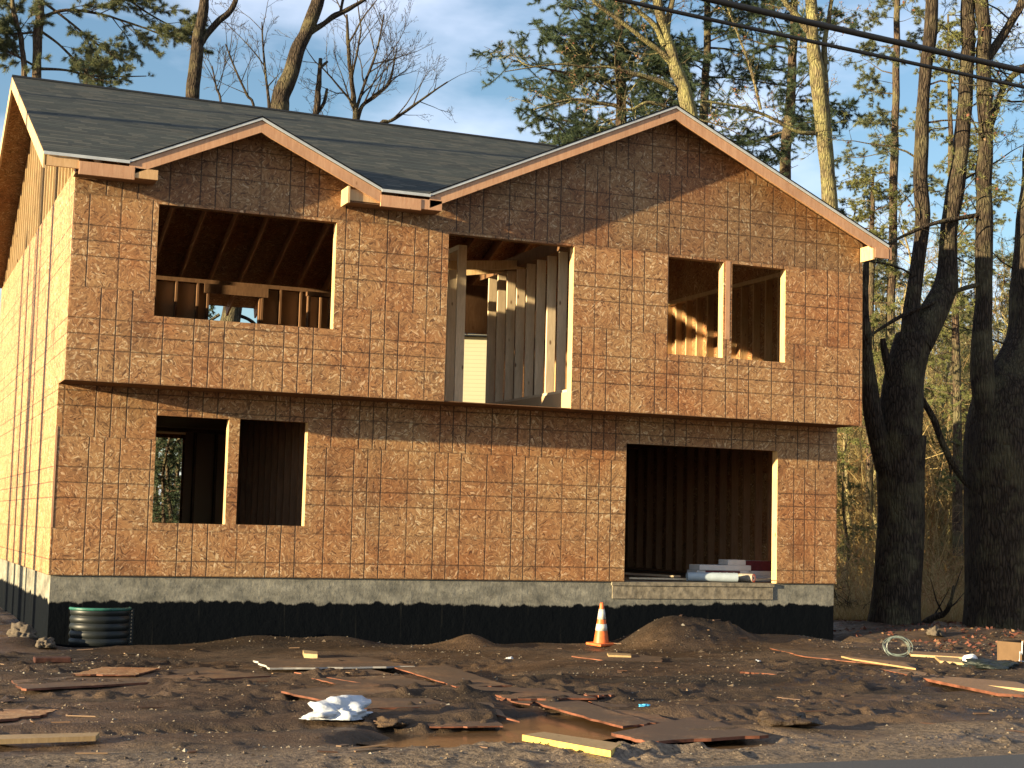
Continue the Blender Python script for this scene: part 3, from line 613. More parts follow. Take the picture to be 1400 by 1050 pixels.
def roll(p, q, r_, label, mat, endm, ring=None):
    p = np.array(p, float); q = np.array(q, float); d = (q-p)/np.linalg.norm(q-p)
    t = prop('wrap_roll', label, 'roll', 'rolls lying in the garage opening', tuple(p))
    b = MB(); b.tube([p-p, q-p], r_, 20, 0, cap=False); b.build('roll_body', mat, t, smooth=True)
    b = MB(); u = np.cross(d, (0, 0, 1)); u /= np.linalg.norm(u); v = np.cross(u, d); c = q-p; e = []
    for k, (r0, r1) in enumerate(((r_*.3, r_*.64), (r_*.64, r_))):
        V = []; 
        for a in np.linspace(0, 2*math.pi, 24, endpoint=False):
            for rr in (r0, r1): V.append(c+d*.002+(u*math.cos(a)+v*math.sin(a))*rr)
        Fq = [(2*i, 2*i+1, (2*i+3) % 48, (2*i+2) % 48) for i in range(24)]
        b.add(V, Fq, k)
    b.build('roll_end', [endm, ring or endm], t)
    b = MB(); b.tube([c-d*.15, c+d*.001], r_*.3, 12, 0); b.build('roll_core', M_DARK, t)
zz = .105
zz = .076
roll((9.72, .42, zz-.002), (10.50, .20, zz), .072, 'blue grey roll of wrap with a white end lying at the garage edge', M_WRAP, M_WHITE)
roll((10.55, .60, .07), (10.80, .20, .07), .068, 'short roll with a red and white end beside the garage cartons', simple('tan roll', (.28, .24, .19), .7), M_WHITE, simple('red ring', (.55, .10, .07), .6))
b = MB(); b.bar((8.9, 5.2, .05), (10.15, 1.5, .04), .14, .03, (0, 0, 1)); tag(b.build('plank', M_STUD), 'pale plank lying back into the dark garage floor', 'plank')
b = MB(); b.bar((8.85, .75, .03), (10.3, .45, .03), .18, .025); tag(b.build('plank', M_STUD), 'flat pale board beside the blue grey roll', 'plank')
b = MB(); b.bar((10.9, .50, .035), (11.6, .40, .06), .12, .03); tag(b.build('plank', M_STUD), 'short white board end poking out below the cartons', 'plank')
# orange paper scraps behind the right upper window: a small stepladder in red
# ------------------------------------------------------------------ traffic cone
cx, cy = 7.33, -1.45; cz_ = gz(cx, cy)+.02
t = prop('traffic_cone', 'weathered orange traffic cone with white reflective bands standing in rubble', 'traffic cone', None, (cx, cy, cz_)); t.rotation_euler = (R(2), R(-2), .3); t.scale = (.9, .9, .93)
M_OR = simple('faded orange', (.52, .11, .025), .5, .4, .2, 14); M_REF = simple('dirty reflective white', (.44, .41, .36), .5, .4, .3, 14)
def lathe(prof, n=28):
    b = MB(); V = [(r_*math.cos(a), r_*math.sin(a), z) for z, r_ in prof for a in np.linspace(0, 2*math.pi, n, endpoint=False)]
    Fq = [(i*n+j, i*n+(j+1) % n, (i+1)*n+(j+1) % n, (i+1)*n+j) for i in range(len(prof)-1) for j in range(n)]; b.add(V, Fq); return b
cr_ = lambda z: .122-.155*z
lathe([(.02, cr_(.02)), (.20, cr_(.2)), (.45, cr_(.45)), (.60, .030), (.615, .022), (.615, .012), (.55, .010)]).build('cone_body', M_OR, t, True)
for a, b_ in ((.20, .30), (.37, .52)): lathe([(a, cr_(a)+.002), (a, cr_(a)+.003), (b_, cr_(b_)+.003), (b_, cr_(b_)+.0015)]).build('reflective_band', M_REF, t, True)
b = MB(); b.box((-.17, -.17, -.02), (.17, .17, .02)); b.build('base', M_OR, t, bev=.012)
# ------------------------------------------------------------------ window well
t = prop('window_well', 'black ribbed plastic window well with a dark green top rim, leaning on the tarred foundation', 'window well', None, (.62, -.45, G0-.02))
M_WW = simple('black ribbed plastic', (.008, .010, .010), .45, .3, .2, 9); M_GRN = simple('dark green rim', (.02, .10, .075), .4, .4, .3, 20)
prof = []
for k in range(0, 121): z = .46*k/120; prof.append((z, .36+.020*abs(math.sin(math.pi*z/.095))**.7))
b = MB(); n_ = 40; ang = np.linspace(math.pi, 2*math.pi, n_)
V = [(r_*math.cos(a), r_*.85*math.sin(a), z) for z, r_ in prof for a in ang]+[((r_-.012)*math.cos(a), (r_-.012)*.85*math.sin(a), z) for z, r_ in prof for a in ang]
m_ = len(prof)*n_; Fq = []
for i in range(len(prof)-1):
    for j in range(n_-1): Fq += [(i*n_+j, i*n_+j+1, (i+1)*n_+j+1, (i+1)*n_+j), (m_+(i+1)*n_+j, m_+(i+1)*n_+j+1, m_+i*n_+j+1, m_+i*n_+j)]
b.add(V, Fq); b.build('ribbed_shell', M_WW, t, True)
b = MB(); b.tube([(.375*math.cos(a), .375*.85*math.sin(a), .468) for a in ang], .020, 8); b.tube([(.34*math.cos(a), .34*.85*math.sin(a), .452) for a in ang], .012, 6); b.build('top_rim', M_GRN, t, True)
for s in (-1, 1):
    b = MB(); b.box((s*.355, -.01, 0), (s*.43, .008, .46)); b.build('flange', M_WW, t, bev=.003)
b = MB()
for k in range(10): b.box((.395, -.014, .03+k*.044), (.409, -.011, .05+k*.044))
b.build('bolt_holes', simple('pale rust', (.35, .25, .15)), t)
# ------------------------------------------------------------------ boards on the mud
rngb = np.random.default_rng(5)
SC = 'loose strand board sheets laid over the mud'
def sheet(pxs, label, z=.0, th_=.012, mat=None, edge=None, name='strand_board_sheet', cat='board', group=SC, tilt=0):
    c = [atz(px, py, G0+z) for px, py in pxs]; cen = np.mean(c, axis=0)
    zb = max(gz(*p[:2]) for p in [cen])
    zt = G0+z-.005; V = []
    N_ = 11
    C = np.array(c); b = MB(); grid = []
    for i in range(N_):
        for j in range(N_):
            u, v = i/(N_-1), j/(N_-1); p = (C[0]*(1-u)+C[1]*u)*(1-v)+(C[3]*(1-u)+C[2]*u)*v
            if name == 'strand_board_sheet' and (i in (0, N_-1) or j in (0, N_-1)): p = p+np.array([*rngb.normal(0, .014, 2), 0])
            grid.append((p[0], p[1], zt+.010*float(vnoise(np.array(p[0]*.9+z*70), np.array(p[1]*.9), 21))))
    Gt = np.array(grid); Gb = Gt-np.array([0, 0, th_]); rnd_ = rngb.random()
    Fq = [(i*N_+j, (i+1)*N_+j, (i+1)*N_+j+1, i*N_+j+1) for i in range(N_-1) for j in range(N_-1)]
    def area(P): return (P[1][0]-P[0][0])*(P[2][1]-P[0][1])-(P[1][1]-P[0][1])*(P[2][0]-P[0][0])
    ccw = area(c) > 0
    T = Fq if ccw else [f[::-1] for f in Fq]; Bf = [f[::-1] for f in T]
    n2 = N_*N_; b.add(np.vstack([Gt, Gb]), T+[tuple(q+n2 for q in f) for f in Bf], 0, (rnd_, rngb.random(), .3))
    # rim
    ring = [i*N_ for i in range(N_)]+[(N_-1)*N_+j for j in range(1, N_)]+[i*N_+N_-1 for i in range(N_-2, -1, -1)]+[j for j in range(N_-2, 0, -1)]
    rf = [(ring[k], ring[k-1], ring[k-1]+n2, ring[k]+n2) for k in range(len(ring))]
    b.add(np.vstack([Gt, Gb]), rf, 1, (rnd_, .5, .3))
    o = b.build(name, [mat or M_OSBG, edge or M_EDGE])
    me = o.data; uvl = me.uv_layers.new(name='UVMap'); co = np.zeros(len(me.vertices)*3, np.float32); me.vertices.foreach_get('co', co); co = co.reshape(-1, 3)
    li = np.zeros(len(me.loops), np.int32); me.loops.foreach_get('vertex_index', li); uvl.data.foreach_set('uv', co[li][:, :2].astype(np.float32).ravel())
    return tag(o, label, cat, group)
M_EDGE = simple('board edge stained red', (.12, .045, .026), .7, .2, .8, 4); M_EDGEG = simple('board edge grey', (.30, .28, .26), .6, .3, .3, 8)
M_YEL = lumber_material('new yellow plank', (.26, .17, .08), (.38, .26, .13)); M_PLK = lumber_material('muddy plank', (.16, .09, .045), (.34, .20, .10))
sheet([(17, 929), (31, 941), (368, 923), (280, 911)], 'long reddish board lying in front of the window well', .03, .02)
sheet([(97, 921), (140, 911), (220, 912), (185, 922)], 'short board pieces lying on top edge of the long reddish board', .055, .015, M_OSBIN)
sheet([(348, 902), (367, 913), (567, 910), (500, 897)], 'sheet with a grey front edge nearest the foundation mounds', .06, .02, None, M_EDGEG)
sheet([(539, 911), (625, 938), (697, 936), (609, 909)], 'narrow dark sheet behind the others, sloping towards the centre of the mud', .05)
sheet([(402, 918), (575, 945), (628, 941), (505, 913)], 'dark sheet overlapped at the middle of the board pathway', .035)
sheet([(383, 944), (493, 968), (620, 964), (505, 931)], 'wide brown sheet just behind the white plastic bag', .045, .018)
sheet([(630, 937), (698, 955), (816, 953), (745, 940)], 'sheet with a dark lifted edge right of the pathway centre', .055, .018)
sheet([(625, 946), (720, 962), (735, 956), (655, 941)], 'thin strip of board with a red edge beside the lifted sheet', .035)
sheet([(548, 972), (590, 992), (690, 991), (648, 962)], 'mud covered sheet sloping into the brown puddle', .015)
sheet([(610, 948), (650, 964), (705, 985), (655, 950)], 'slim red edged board pointing into the puddle', .03)
sheet([(725, 957), (849, 992), (895, 987), (790, 957)], 'long red edged sheet along the far side of the puddle', .03, .018)
sheet([(800, 957), (862, 984), (944, 990), (858, 964)], 'sheet lying flush beside the long red edged sheet', .02)
sheet([(835, 1001), (886, 1013), (1051, 1004), (950, 979)], 'broad sheet nearest the road with a sharp red front edge', .035, .024)
sheet([(780, 896), (902, 911), (906, 898), (829, 890)], 'dark sheet half sunk in mud in front of the big dirt mound', .03)
sheet([(1046, 884), (1100, 897), (1270, 914), (1240, 904)], 'dark weathered board leading from the house corner towards the trees', .03)
sheet([(420, 925), (470, 937), (560, 930), (505, 920)], 'mud stained sheet tucked between the two sheets left of the centre', .025)
PG = 'loose planks lying on the ground'
sheet([(714, 1004), (835, 1026), (849, 1016), (743, 1000)], 'thick bright yellow plank at the roadside edge of the puddle', .075, .045, M_YEL, simple('sunlit yellow plank edge', (.55, .36, .08), .6), 'plank', 'plank', PG)
sheet([(-30, 1004), (-30, 1010), (131, 1005), (136, 1000)], 'yellow plank poking in at the lower corner nearest the road', .07, .035, M_YEL, M_YEL, 'plank', 'plank', PG)
sheet([(1205, 914), (1365, 947), (1420, 950), (1240, 914)], 'long reddish plank running below the white cup', .03, .03, M_PLK, M_EDGE, 'plank', 'plank', PG)
sheet([(1290, 924), (1330, 934), (1430, 944), (1390, 932)], 'brown plank lying parallel beside the long reddish plank', .03, .03, M_PLK, M_YEL, 'plank', 'plank', PG)
sheet([(1240, 889), (1245, 894), (1330, 899), (1322, 894)], 'narrow splintered plank beside the wire coil', .06, .03, M_PLK, M_YEL, 'plank', 'plank', PG)
sheet([(1278, 897), (1285, 903), (1318, 906), (1310, 899)], 'broken yellow plank end left of the white cup', .07, .03, M_YEL, M_YEL, 'plank', 'plank', PG)
sheet([(830, 892), (832, 895), (863, 896), (862, 893)], 'short pale stick in front of the dirt mound', .05, .03, M_YEL, M_YEL, 'plank', 'plank', PG)
sheet([(414, 888), (416, 893), (434, 894), (434, 890)], 'small bright block of wood on the left mounds', .10, .05, M_YEL, M_YEL, 'wood_block', 'wood block', None)
sheet([(800, 947), (803, 950), (838, 949), (838, 946)], 'little board end right of the lifted sheet', .05, .02, None, None)
sheet([(-20, 968), (-20, 984), (60, 976), (78, 969)], 'sunlit scrap of pale board lying at the far lower left', .03, .02, M_OSBIN, M_EDGE)
sheet([(1150, 896), (1165, 900), (1252, 913), (1235, 905)], 'splintered pale plank crossing the dark weathered board', .06, .02, M_PLK, M_YEL, 'plank', 'plank', PG)
sheet([(1010, 917), (1060, 921), (1080, 918), (1040, 914)], 'muddy offcut lying alone on the right of the mud', .03, .02)
for k, (px, py, h_) in enumerate(((73, 902, .06),)):
    c = atz(px, py, G0+.02); b = MB(); b.box((-.2, -.1, 0), (.2, .1, .06)); o = b.build('paving_block', simple('old red block', (.05, .020, .015), .9, .2, .4, 9, .01), bev=.012)
    o.location = (c[0], c[1]+.1, gz(c[0], c[1]+.1)+k*.062); o.rotation_euler.z = .1*k; tag(o, 'dark red paving block sunk in the mud below the window well', 'block')
# ------------------------------------------------------------------ small litter
def crumple(name, px, py, size, mat, label, cat, seed, flat=.45, z=.02):
    c = atz(px, py, G0+z); bm = bmesh.new(); bmesh.ops.create_icosphere(bm, subdivisions=4, radius=1)
    from mathutils import noise
    for f in bm.faces: f.smooth = True
    for v in bm.verts:
        p = v.co.copy(); q = p*1.3+Vector((seed, seed*2, 0)); n1 = noise.noise(q); n2 = noise.noise(q*2.6+Vector((7, 0, 0))); n3 = abs(noise.noise(q*5.5))
        rr = 1+.6*n1+.35*n2-.3*n3; v.co = Vector((p.x*rr*size[0], p.y*rr*size[1], max(-.15, p.z*rr)*size[2]))
    me = bpy.data.meshes.new(name); bm.to_mesh(me); bm.free(); me.materials.append(mat); o = bpy.data.objects.new(name, me); COL.objects.link(o)
    o.location = (c[0], c[1], gz(c[0], c[1])+size[2]*.25); return tag(o, label, cat)
M_BAG = simple('thin white plastic film', (.42, .44, .48), .4, .4, .1, 12, .01)
crumple('plastic_bag', 464, 985, (.30, .20, .13), M_BAG, 'crumpled white plastic bag lying in the mud before the wide brown sheet', 'plastic bag', 3.1)
crumple('paper_scrap', 442, 979, (.055, .05, .03), simple('red print film', (.55, .10, .08)), 'small red and white wrapper at the edge of the crumpled bag', 'wrapper', 5.0, z=.06)
crumple('plastic_scrap', 881, 966, (.05, .03, .02), simple('blue film', (.05, .30, .55), .4), 'small blue plastic scrap on the mud', 'scrap', 1.0)
crumple('paper_scrap', 1036, 905, (.05, .03, .025), M_BAG, 'small white paper scrap lying alone right of the mound', 'scrap', 9.0)
crumple('paper_scrap', 697, 900, (.045, .03, .02), M_BAG, 'white scrap behind the lifted sheet', 'scrap', 11.0)
M_ROCK = simple('grey brown stone', (.085, .068, .052), .9, .2, .35, 9, .02)
ST = [(796, 868, .09, 'flat stone left of the traffic cone'), (840, 866, .08, 'pale stone between the traffic cone and the dirt mound'), (822, 870, .07, 'stone against the foot of the traffic cone'), (862, 858, .10, 'stone on the left foot of the dirt mound'),
      (1129, 874, .11, 'whitish rock at the corner of the foundation'), (1208, 880, .06, 'small round white stone left of the wire coil'), (1278, 872, .16, 'grey rock at the foot of the trees'), (592, 994, .13, 'clod of mud in the puddle below the boards'),
      (682, 1013, .07, 'small dark clod standing in the puddle'), (528, 988, .16, 'lump of mud right of the plastic bag'), (990, 1010, .14, 'lump of mud beside the broad sheet'), (1050, 1012, .12, 'lump of earth at the right tip of the broad sheet'), (1075, 994, .26, 'pale pile of earth right of the broad sheet'),
      (62, 885, .15, 'rough stone at the left corner of the house'), (30, 880, .18, 'dark rounded stone by the side wall'), (872, 868, .07, 'fist sized stone in front of the dirt mound'), (1240, 884, .07, 'stone right of the wire coil'), (1300, 905, .08, 'tan stone left of the white cup')]
for k, (px, py, s, lb) in enumerate(ST):
    o = crumple('stone', px, py, (s, s*.8, s*(.75 if k not in (7, 8, 9, 10, 11, 12) else .32)), M_ROCK if k not in (7, 8, 9, 10, 11, 12) else M_GROUND, lb, 'stone', 13.7*k+2); o['group'] = 'stones and clods on the site'; o.rotation_euler.z = k*1.3
c = atz(1325, 903, G0+.06); t = prop('paper_cup', 'white paper cup lying on its side below the right trees', 'cup', None, (c[0], c[1], gz(c[0], c[1])+.07)); t.rotation_euler = (0, R(96), R(35))
M_CUP = simple('white paper cup', (.72, .72, .70), .5, .3, .05)
b = lathe([(-.12, .001), (-.12, .055), (.10, .078)]); b.build('cup_body', M_CUP, t, True)
lathe([(.096, .082), (.108, .084), (.112, .078), (.112, .001)]).build('cup_lid', M_CUP, t, True)
c = atz(1228, 894, G0+.05); b = MB()
for k in range(5):
    an = np.linspace(0, 2*math.pi, 36); rr = .155+.012*k-.02*(k % 2)
    b.tube([(rr*math.cos(a), .03*math.sin(2*a+k)+.01*k, rr*.82*math.sin(a)) for a in an], .006, 5)
o = b.build('wire_coil', simple('grey green wire', (.12, .145, .13), .4, .4, .2, 30)); o.location = (c[0], c[1], gz(c[0], c[1])+.13); o.rotation_euler = (R(-25), 0, R(-20)); tag(o, 'loose coil of grey green wire lying in front of the trees', 'wire coil')
c = atz(1392, 905, G0+.05); t = prop('cardboard_box', 'open brown cardboard box with a white strap at the right edge by the trees', 'box', None, (c[0]+.12, c[1]+.1, gz(c[0], c[1]))); t.rotation_euler.z = .3
M_CARD = simple('brown cardboard', (.11, .066, .035), .8, .2, .15, 5)
b = MB(); b.box((-.25, -.18, 0), (.3, -.165, .26)); b.box((-.25, .165, 0), (.3, .18, .26)); b.box((-.25, -.164, 0), (-.235, .164, .26)); b.box((.285, -.164, 0), (.3, .164, .26)); b.box((-.234, -.164, 0), (.284, .164, .012)); b.build('box_body', M_CARD, t)
b = MB(); b.hexa([(-.25, -.19, .25), (.3, -.19, .25), (.3, -.30, .18), (-.25, -.30, .18), (-.25, -.188, .256), (.3, -.188, .256), (.3, -.298, .186), (-.25, -.298, .186)]); b.build('box_flap', M_CARD, t)
b = MB(); b.tube([(-.27, -.2, .28), (-.36, -.25, .12), (-.45, -.28, .16), (-.5, -.3, .05), (-.3, -.32, .02), (0, -.33, .015)], .009, 5); b.build('strap', M_BAG, t)
crumple('tarpaulin', 1352, 912, (.42, .22, .08), simple('dark grey green tarp', (.014, .019, .017), .5, .3, .3, 10, .02), 'crumpled dark green tarpaulin beside the cardboard box', 'tarpaulin', 4.4)
# rubble: small chips and pebbles nobody could count
rng = np.random.default_rng(11)
b = MB(); k = 8000
px = rng.uniform(-2.5, 15.5, k*2); py = rng.uniform(-11.5, -.6, k*2); dens = vnoise(px*.8, py*.8, 31)+vnoise(px*2.2, py*2.2, 33)*.6+.5*sst(-9.5, -11, py)+.25*sst(9, 12, px)
sel = np.argsort(-(dens+rng.normal(0, .22, k*2)))[:k]; px = px[sel]; py = py[sel]; pz = gh(px, py)
sz = .005+.011*rng.random(k)**2.5+.02*(rng.random(k) > .99)
base = np.array([(1, 0, -.3), (-.5, .87, -.3), (-.5, -.87, -.3), (0, 0, .9), (.3, .2, .7)])
th = rng.random(k)*6.28; V = np.zeros((k, 4, 3))
for q in range(4):
    bx, by, bz = base[q]; jx = bx+rng.normal(0, .25, k); jy = by+rng.normal(0, .25, k)
    V[:, q, 0] = px+sz*(jx*np.cos(th)-jy*np.sin(th))*1.5; V[:, q, 1] = py+sz*(jx*np.sin(th)+jy*np.cos(th)); V[:, q, 2] = pz+sz*(bz+rng.normal(0, .1, k))*.8+.004
idx = (np.arange(k)*4)[:, None, None]; Fc = (idx+np.array([(0, 1, 3), (1, 2, 3), (2, 0, 3)])[None]).reshape(-1, 3)
tt = rng.random(k); b.add(V.reshape(-1, 3), Fc, 0, np.repeat(np.stack([tt]*3, 1), 4, 0))
tag(b.build('gravel', leafmat('stone and wood chips', [(.03, .022, .016), (.06, .042, .028), (.10, .07, .045), (.15, .11, .07), (.20, .18, .15)], 0)), 'scattered pebbles and wood chips over the mud', 'gravel', None, 'stuff')
b = MB(); k = 240
sx = rng.uniform(-2.3, 14.5, k); sy = rng.uniform(-10.6, -1.0, k); keep = (vnoise(sx*.6, sy*.8, 71)+.3*rng.normal(size=k)*.5) > -.12; sx = sx[keep]; sy = sy[keep]
for x_, y_ in zip(sx, sy):
    a = rng.normal(0, .7); L = .05+.28*rng.random()**2; wd = rng.uniform(.012, .045); z_ = gz(x_, y_)+.008; d = np.array([math.cos(a), math.sin(a), rng.normal(0, .06)])*L/2
    b.bar(np.array([x_, y_, z_])-d, np.array([x_, y_, z_])+d, wd, .009)
    b.c[-1] = np.full((8, 3), rng.random())
tag(b.build('wood_splinters', leafmat('splintered offcuts', [(.04, .022, .015), (.09, .045, .028), (.14, .085, .05), (.22, .14, .08)], 0)), 'small splinters and offcuts trodden into the mud', 'debris', None, 'stuff')
# ------------------------------------------------------------------ power cables
for (pa, pb, r_, lb) in (((974, 0), (1400, 97), .032, 'upper thick black overhead cable crossing the top right of the sky'), ((849, 0), (1400, 119), .020, 'lower thinner black overhead cable crossing the top right of the sky')):
    A = at(*pa, -9.0); B = at(*pb, -9.0); d = (B-A); P = []
    for s in np.linspace(-6, 8, 90): p = A+d*s; p = p+np.array([0, 0, .012*(s*(s-1))]); P.append(p)
    b = MB(); b.tube(P, r_, 8)
    o = b.build('overhead_cable', M_DARK, smooth=True); tag(o, lb, 'cable', 'overhead cables')
#TREES
# ------------------------------------------------------------------ trees
class Grow:
    def __init__(s, seed, sides=5, tmat=0, minr=.006):
        s.rng = np.random.default_rng(seed); s.b = MB(); s.tips = []; s.sides = sides; s.tmat = tmat; s.minr = minr; s.den = 4.0
    def limb(s, p, d, L, r, lvl, o, n=None):
        rng = s.rng; n = n or max(3, min(9, int(L/o.get('seg', .45))+2)); p = np.array(p, float); d = np.array(d, float); d /= np.linalg.norm(d)
        P = [p.copy()]; Ds = [d.copy()]
        for i in range(n):
            d = d+rng.normal(0, o['wander'], 3)*(1+.3*lvl)+np.array([0, 0, o['up'][min(lvl, len(o['up'])-1)]])/n; d /= np.linalg.norm(d)
            p = p+d*L/n; P.append(p.copy()); Ds.append(d.copy())
        P = np.array(P); t = np.linspace(0, 1, len(P)); rr = np.maximum(r*(1-t*(.9 if lvl else o.get('taper', .75))), s.minr*.6)
        s.b.tube(P, rr, max(3, s.sides-lvl) if r > .02 else 3, s.tmat, cap=False)
        s.kids(P, Ds, L, rr, lvl, o)
        return P
    def kids(s, P, Ds, L, rr, lvl, o, t0=None):
        rng = s.rng; mx = o['levels']
        if lvl >= mx-o.get('tipl', 0): s.tips.append((P, L))
        if lvl >= mx: return
        nb = o['nb'][min(lvl, len(o['nb'])-1)]; nb = max(1, int(nb*rng.uniform(.8, 1.2)))
        t0 = t0 if t0 is not None else o.get('t0', .25)
        for k in range(nb):
            t = t0+(1-t0)*(k+rng.random())/nb; i = min(len(P)-2, int(t*(len(P)-1))); f = t*(len(P)-1)-i
            q = P[i]*(1-f)+P[i+1]*f; d = Ds[i]
            a = rng.normal(size=3); a -= d*(a@d); a /= np.linalg.norm(a); ang = R(rng.uniform(*o['ang'])); nd = d*math.cos(ang)+a*math.sin(ang)
            if 'flat' in o: nd[2] *= o['flat']
            l2 = o['ratio']*L*rng.uniform(.6, 1.15)*(1-.45*t) if lvl or 'L1' not in o else o['L1']*rng.uniform(.6, 1.1)*(1-o.get('crown', .5)*t)
            r2 = max(s.minr, min(rr[i]*.62, l2*o.get('rl', .018)))
            if l2 > .05: s.limb(q, nd, l2, r2, lvl+1, o)
    def needles(s, per, L, W, mat, back=0.0, droop=-.15, tr=None):
        rng = s.rng; Ps = []; Dn = []
        for P, l in s.tips:
            m = max(4, int(per*s.den*(l*.6+.16))); t = rng.uniform(.1, 1, m)*(len(P)-1); i = np.minimum(t.astype(int), len(P)-2); f = (t-i)[:, None]
            q = P[i]*(1-f)+P[i+1]*f; d = P[i+1]-P[i]; d /= np.linalg.norm(d, axis=1)[:, None]+1e-9
            Ps.append(q); Dn.append(d+rng.normal(0, .55, (m, 3))+np.array([0, 0, droop]))
        Ps = np.vstack(Ps); Dn = np.vstack(Dn); s.b.blades(Ps, Dn, L*rng.uniform(.6, 1.2, len(Ps)), W, rng, mat)
    def leafs(s, per, size, mat):
        rng = s.rng; Ps = []
        for P, l in s.tips:
            m = rng.poisson(per*l)
            if m: i = rng.integers(0, len(P), m); Ps.append(P[i]+rng.normal(0, .04, (m, 3)))
        if Ps: Ps = np.vstack(Ps); s.b.leaves(Ps, size*rng.uniform(.6, 1.3, len(Ps)), rng, mat)
def smooth_path(pts, k=5):
    P = np.array(pts, float); out = []
    for i in range(len(P)-1):
        p0 = P[max(i-1, 0)]; p1 = P[i]; p2 = P[i+1]; p3 = P[min(i+2, len(P)-1)]
        for t in np.linspace(0, 1, k, endpoint=False): out.append(.5*((2*p1)+(-p0+p2)*t+(2*p0-5*p1+4*p2-p3)*t*t+(-p0+3*p1-3*p2+p3)*t**3))
    out.append(P[-1]); return np.array(out)
def stem(b, pts, Y, sides=14, dy=0.0, bump=.05, seed=0, mat=0, ext=None):
    """pts: photo x, y, width; returns world path, radii"""
    W_ = []
    for q in pts:
        yy = Y+(q[3] if len(q) > 3 else 0); p = at(q[0], q[1], yy); W_.append((*p, q[2]*.5*mpp(q[0], yy)))
    S = smooth_path(W_); P = S[:, :3]; rr = S[:, 3]
    al = np.concatenate([[0], np.cumsum(np.linalg.norm(np.diff(P, axis=0), axis=1))]); q = al/np.maximum(rr*5, .25)
    rr = rr*(1+.22*vnoise(q, q*0+seed, seed))
    P = P+np.stack([vnoise(q*.8, q*0+seed+9*j, 5+seed+j) for j in range(3)], 1)*rr[:, None]*.45*np.minimum(1, al/1.5)[:, None]
    b.tube(P, rr, sides, mat); return P, rr
def hero(name, label, cat, Y, stems, mats, fol, group=None, seed=1):
    """stems: list of (pts, base kwargs for branches or None)"""
    tb = MB(); G = Grow(seed, 6, 0)
    root = None
    for st in stems:
        pts, o = st[0], st[1]
        P, rr = stem(tb, pts, Y, 14 if pts[0][2] > 10 else 8, seed=seed+len(pts))
        if root is None: root = P[0].copy()
        if o:
            Ds = np.gradient(P, axis=0); Ds /= np.linalg.norm(Ds, axis=1)[:, None]
            G.kids(P, Ds, np.linalg.norm(P[-1]-P[0]), rr, 0, o, o.get('t0', .2))
    fol(G)
    e = empty(name, tuple(root), label, cat, group); t = tb.build('trunk', mats[0], smooth=True); child_world(t, e)
    if G.b.v: child_world(G.b.build('crown', [mats[0]]+mats[1:], smooth=False), e)
    return e
BARE = dict(levels=3, nb=[9, 6, 5], up=[.2, .25, .2], wander=.10, ang=(25, 60), ratio=.5, L1=2.6, t0=.2)
FINE = dict(levels=4, nb=[8, 6, 5, 3], up=[.5, .3, .25], wander=.08, ang=(22, 50), ratio=.52, L1=4.2, crown=.35, t0=.12, rl=.013)
HEML = dict(levels=3, nb=[26, 9, 6], up=[-.25, -.15, -.1], wander=.09, ang=(65, 100), ratio=.42, L1=3.0, crown=.55, t0=.1, flat=.55, rl=.016)
def none(G): pass
G1 = 'trees standing beside and behind the house'
# the two big trunks right of the house
def fA(G): G.needles(16, .10, .008, 1); G.leafs(1.2, .07, 2)
TW = dict(levels=3, nb=[11, 5, 5], up=[.0, .05, .0], wander=.14, ang=(35, 85), ratio=.5, L1=2.2, crown=.2, t0=.15, rl=.012)
hero('large_tree', 'big forked tree nearest the house corner, dark lower trunk and sunlit upper stems', 'tree', 1.9, [
    ([(1222, 880, 84), (1223, 850, 66), (1226, 800, 56), (1228, 720, 52), (1227, 650, 54), (1226, 600, 60)], None),
    ([(1228, 610, 52), (1234, 560, 50), (1240, 510, 46), (1252, 460, 44)], None),
    ([(1252, 470, 42), (1275, 430, 36), (1294, 390, 30), (1298, 350, 24), (1300, 300, 22), (1308, 240, 20), (1318, 170, 18), (1320, 90, 18), (1325, 0, 17), (1328, -90, 14), (1335, -180, 9)], dict(TW, t0=.3)),
    ([(1243, 480, 26), (1247, 430, 20), (1254, 380, 18), (1261, 310, 18), (1259, 230, 17), (1264, 130, 16), (1271, 40, 16), (1276, -50, 14), (1280, -140, 9)], dict(TW, t0=.25)),
    ([(1214, 640, 34), (1202, 600, 26), (1192, 560, 22), (1187, 510, 18), (1184, 470, 14), (1181, 420, 12), (1184, 370, 8), (1190, 330, 5)], None),
    ([(1228, 545, 16), (1216, 505, 11), (1209, 480, 9), (1207, 463, 7)], None),
    ([(1256, 540, 9), (1275, 570, 8), (1290, 610, 8), (1312, 650, 7), (1336, 675, 5)], None),
    ([(1290, 610, 5), (1298, 630, 4), (1300, 652, 3)], None)],
    [M_BARK, M_NEEDY, M_LEAF], fA, G1, 3)
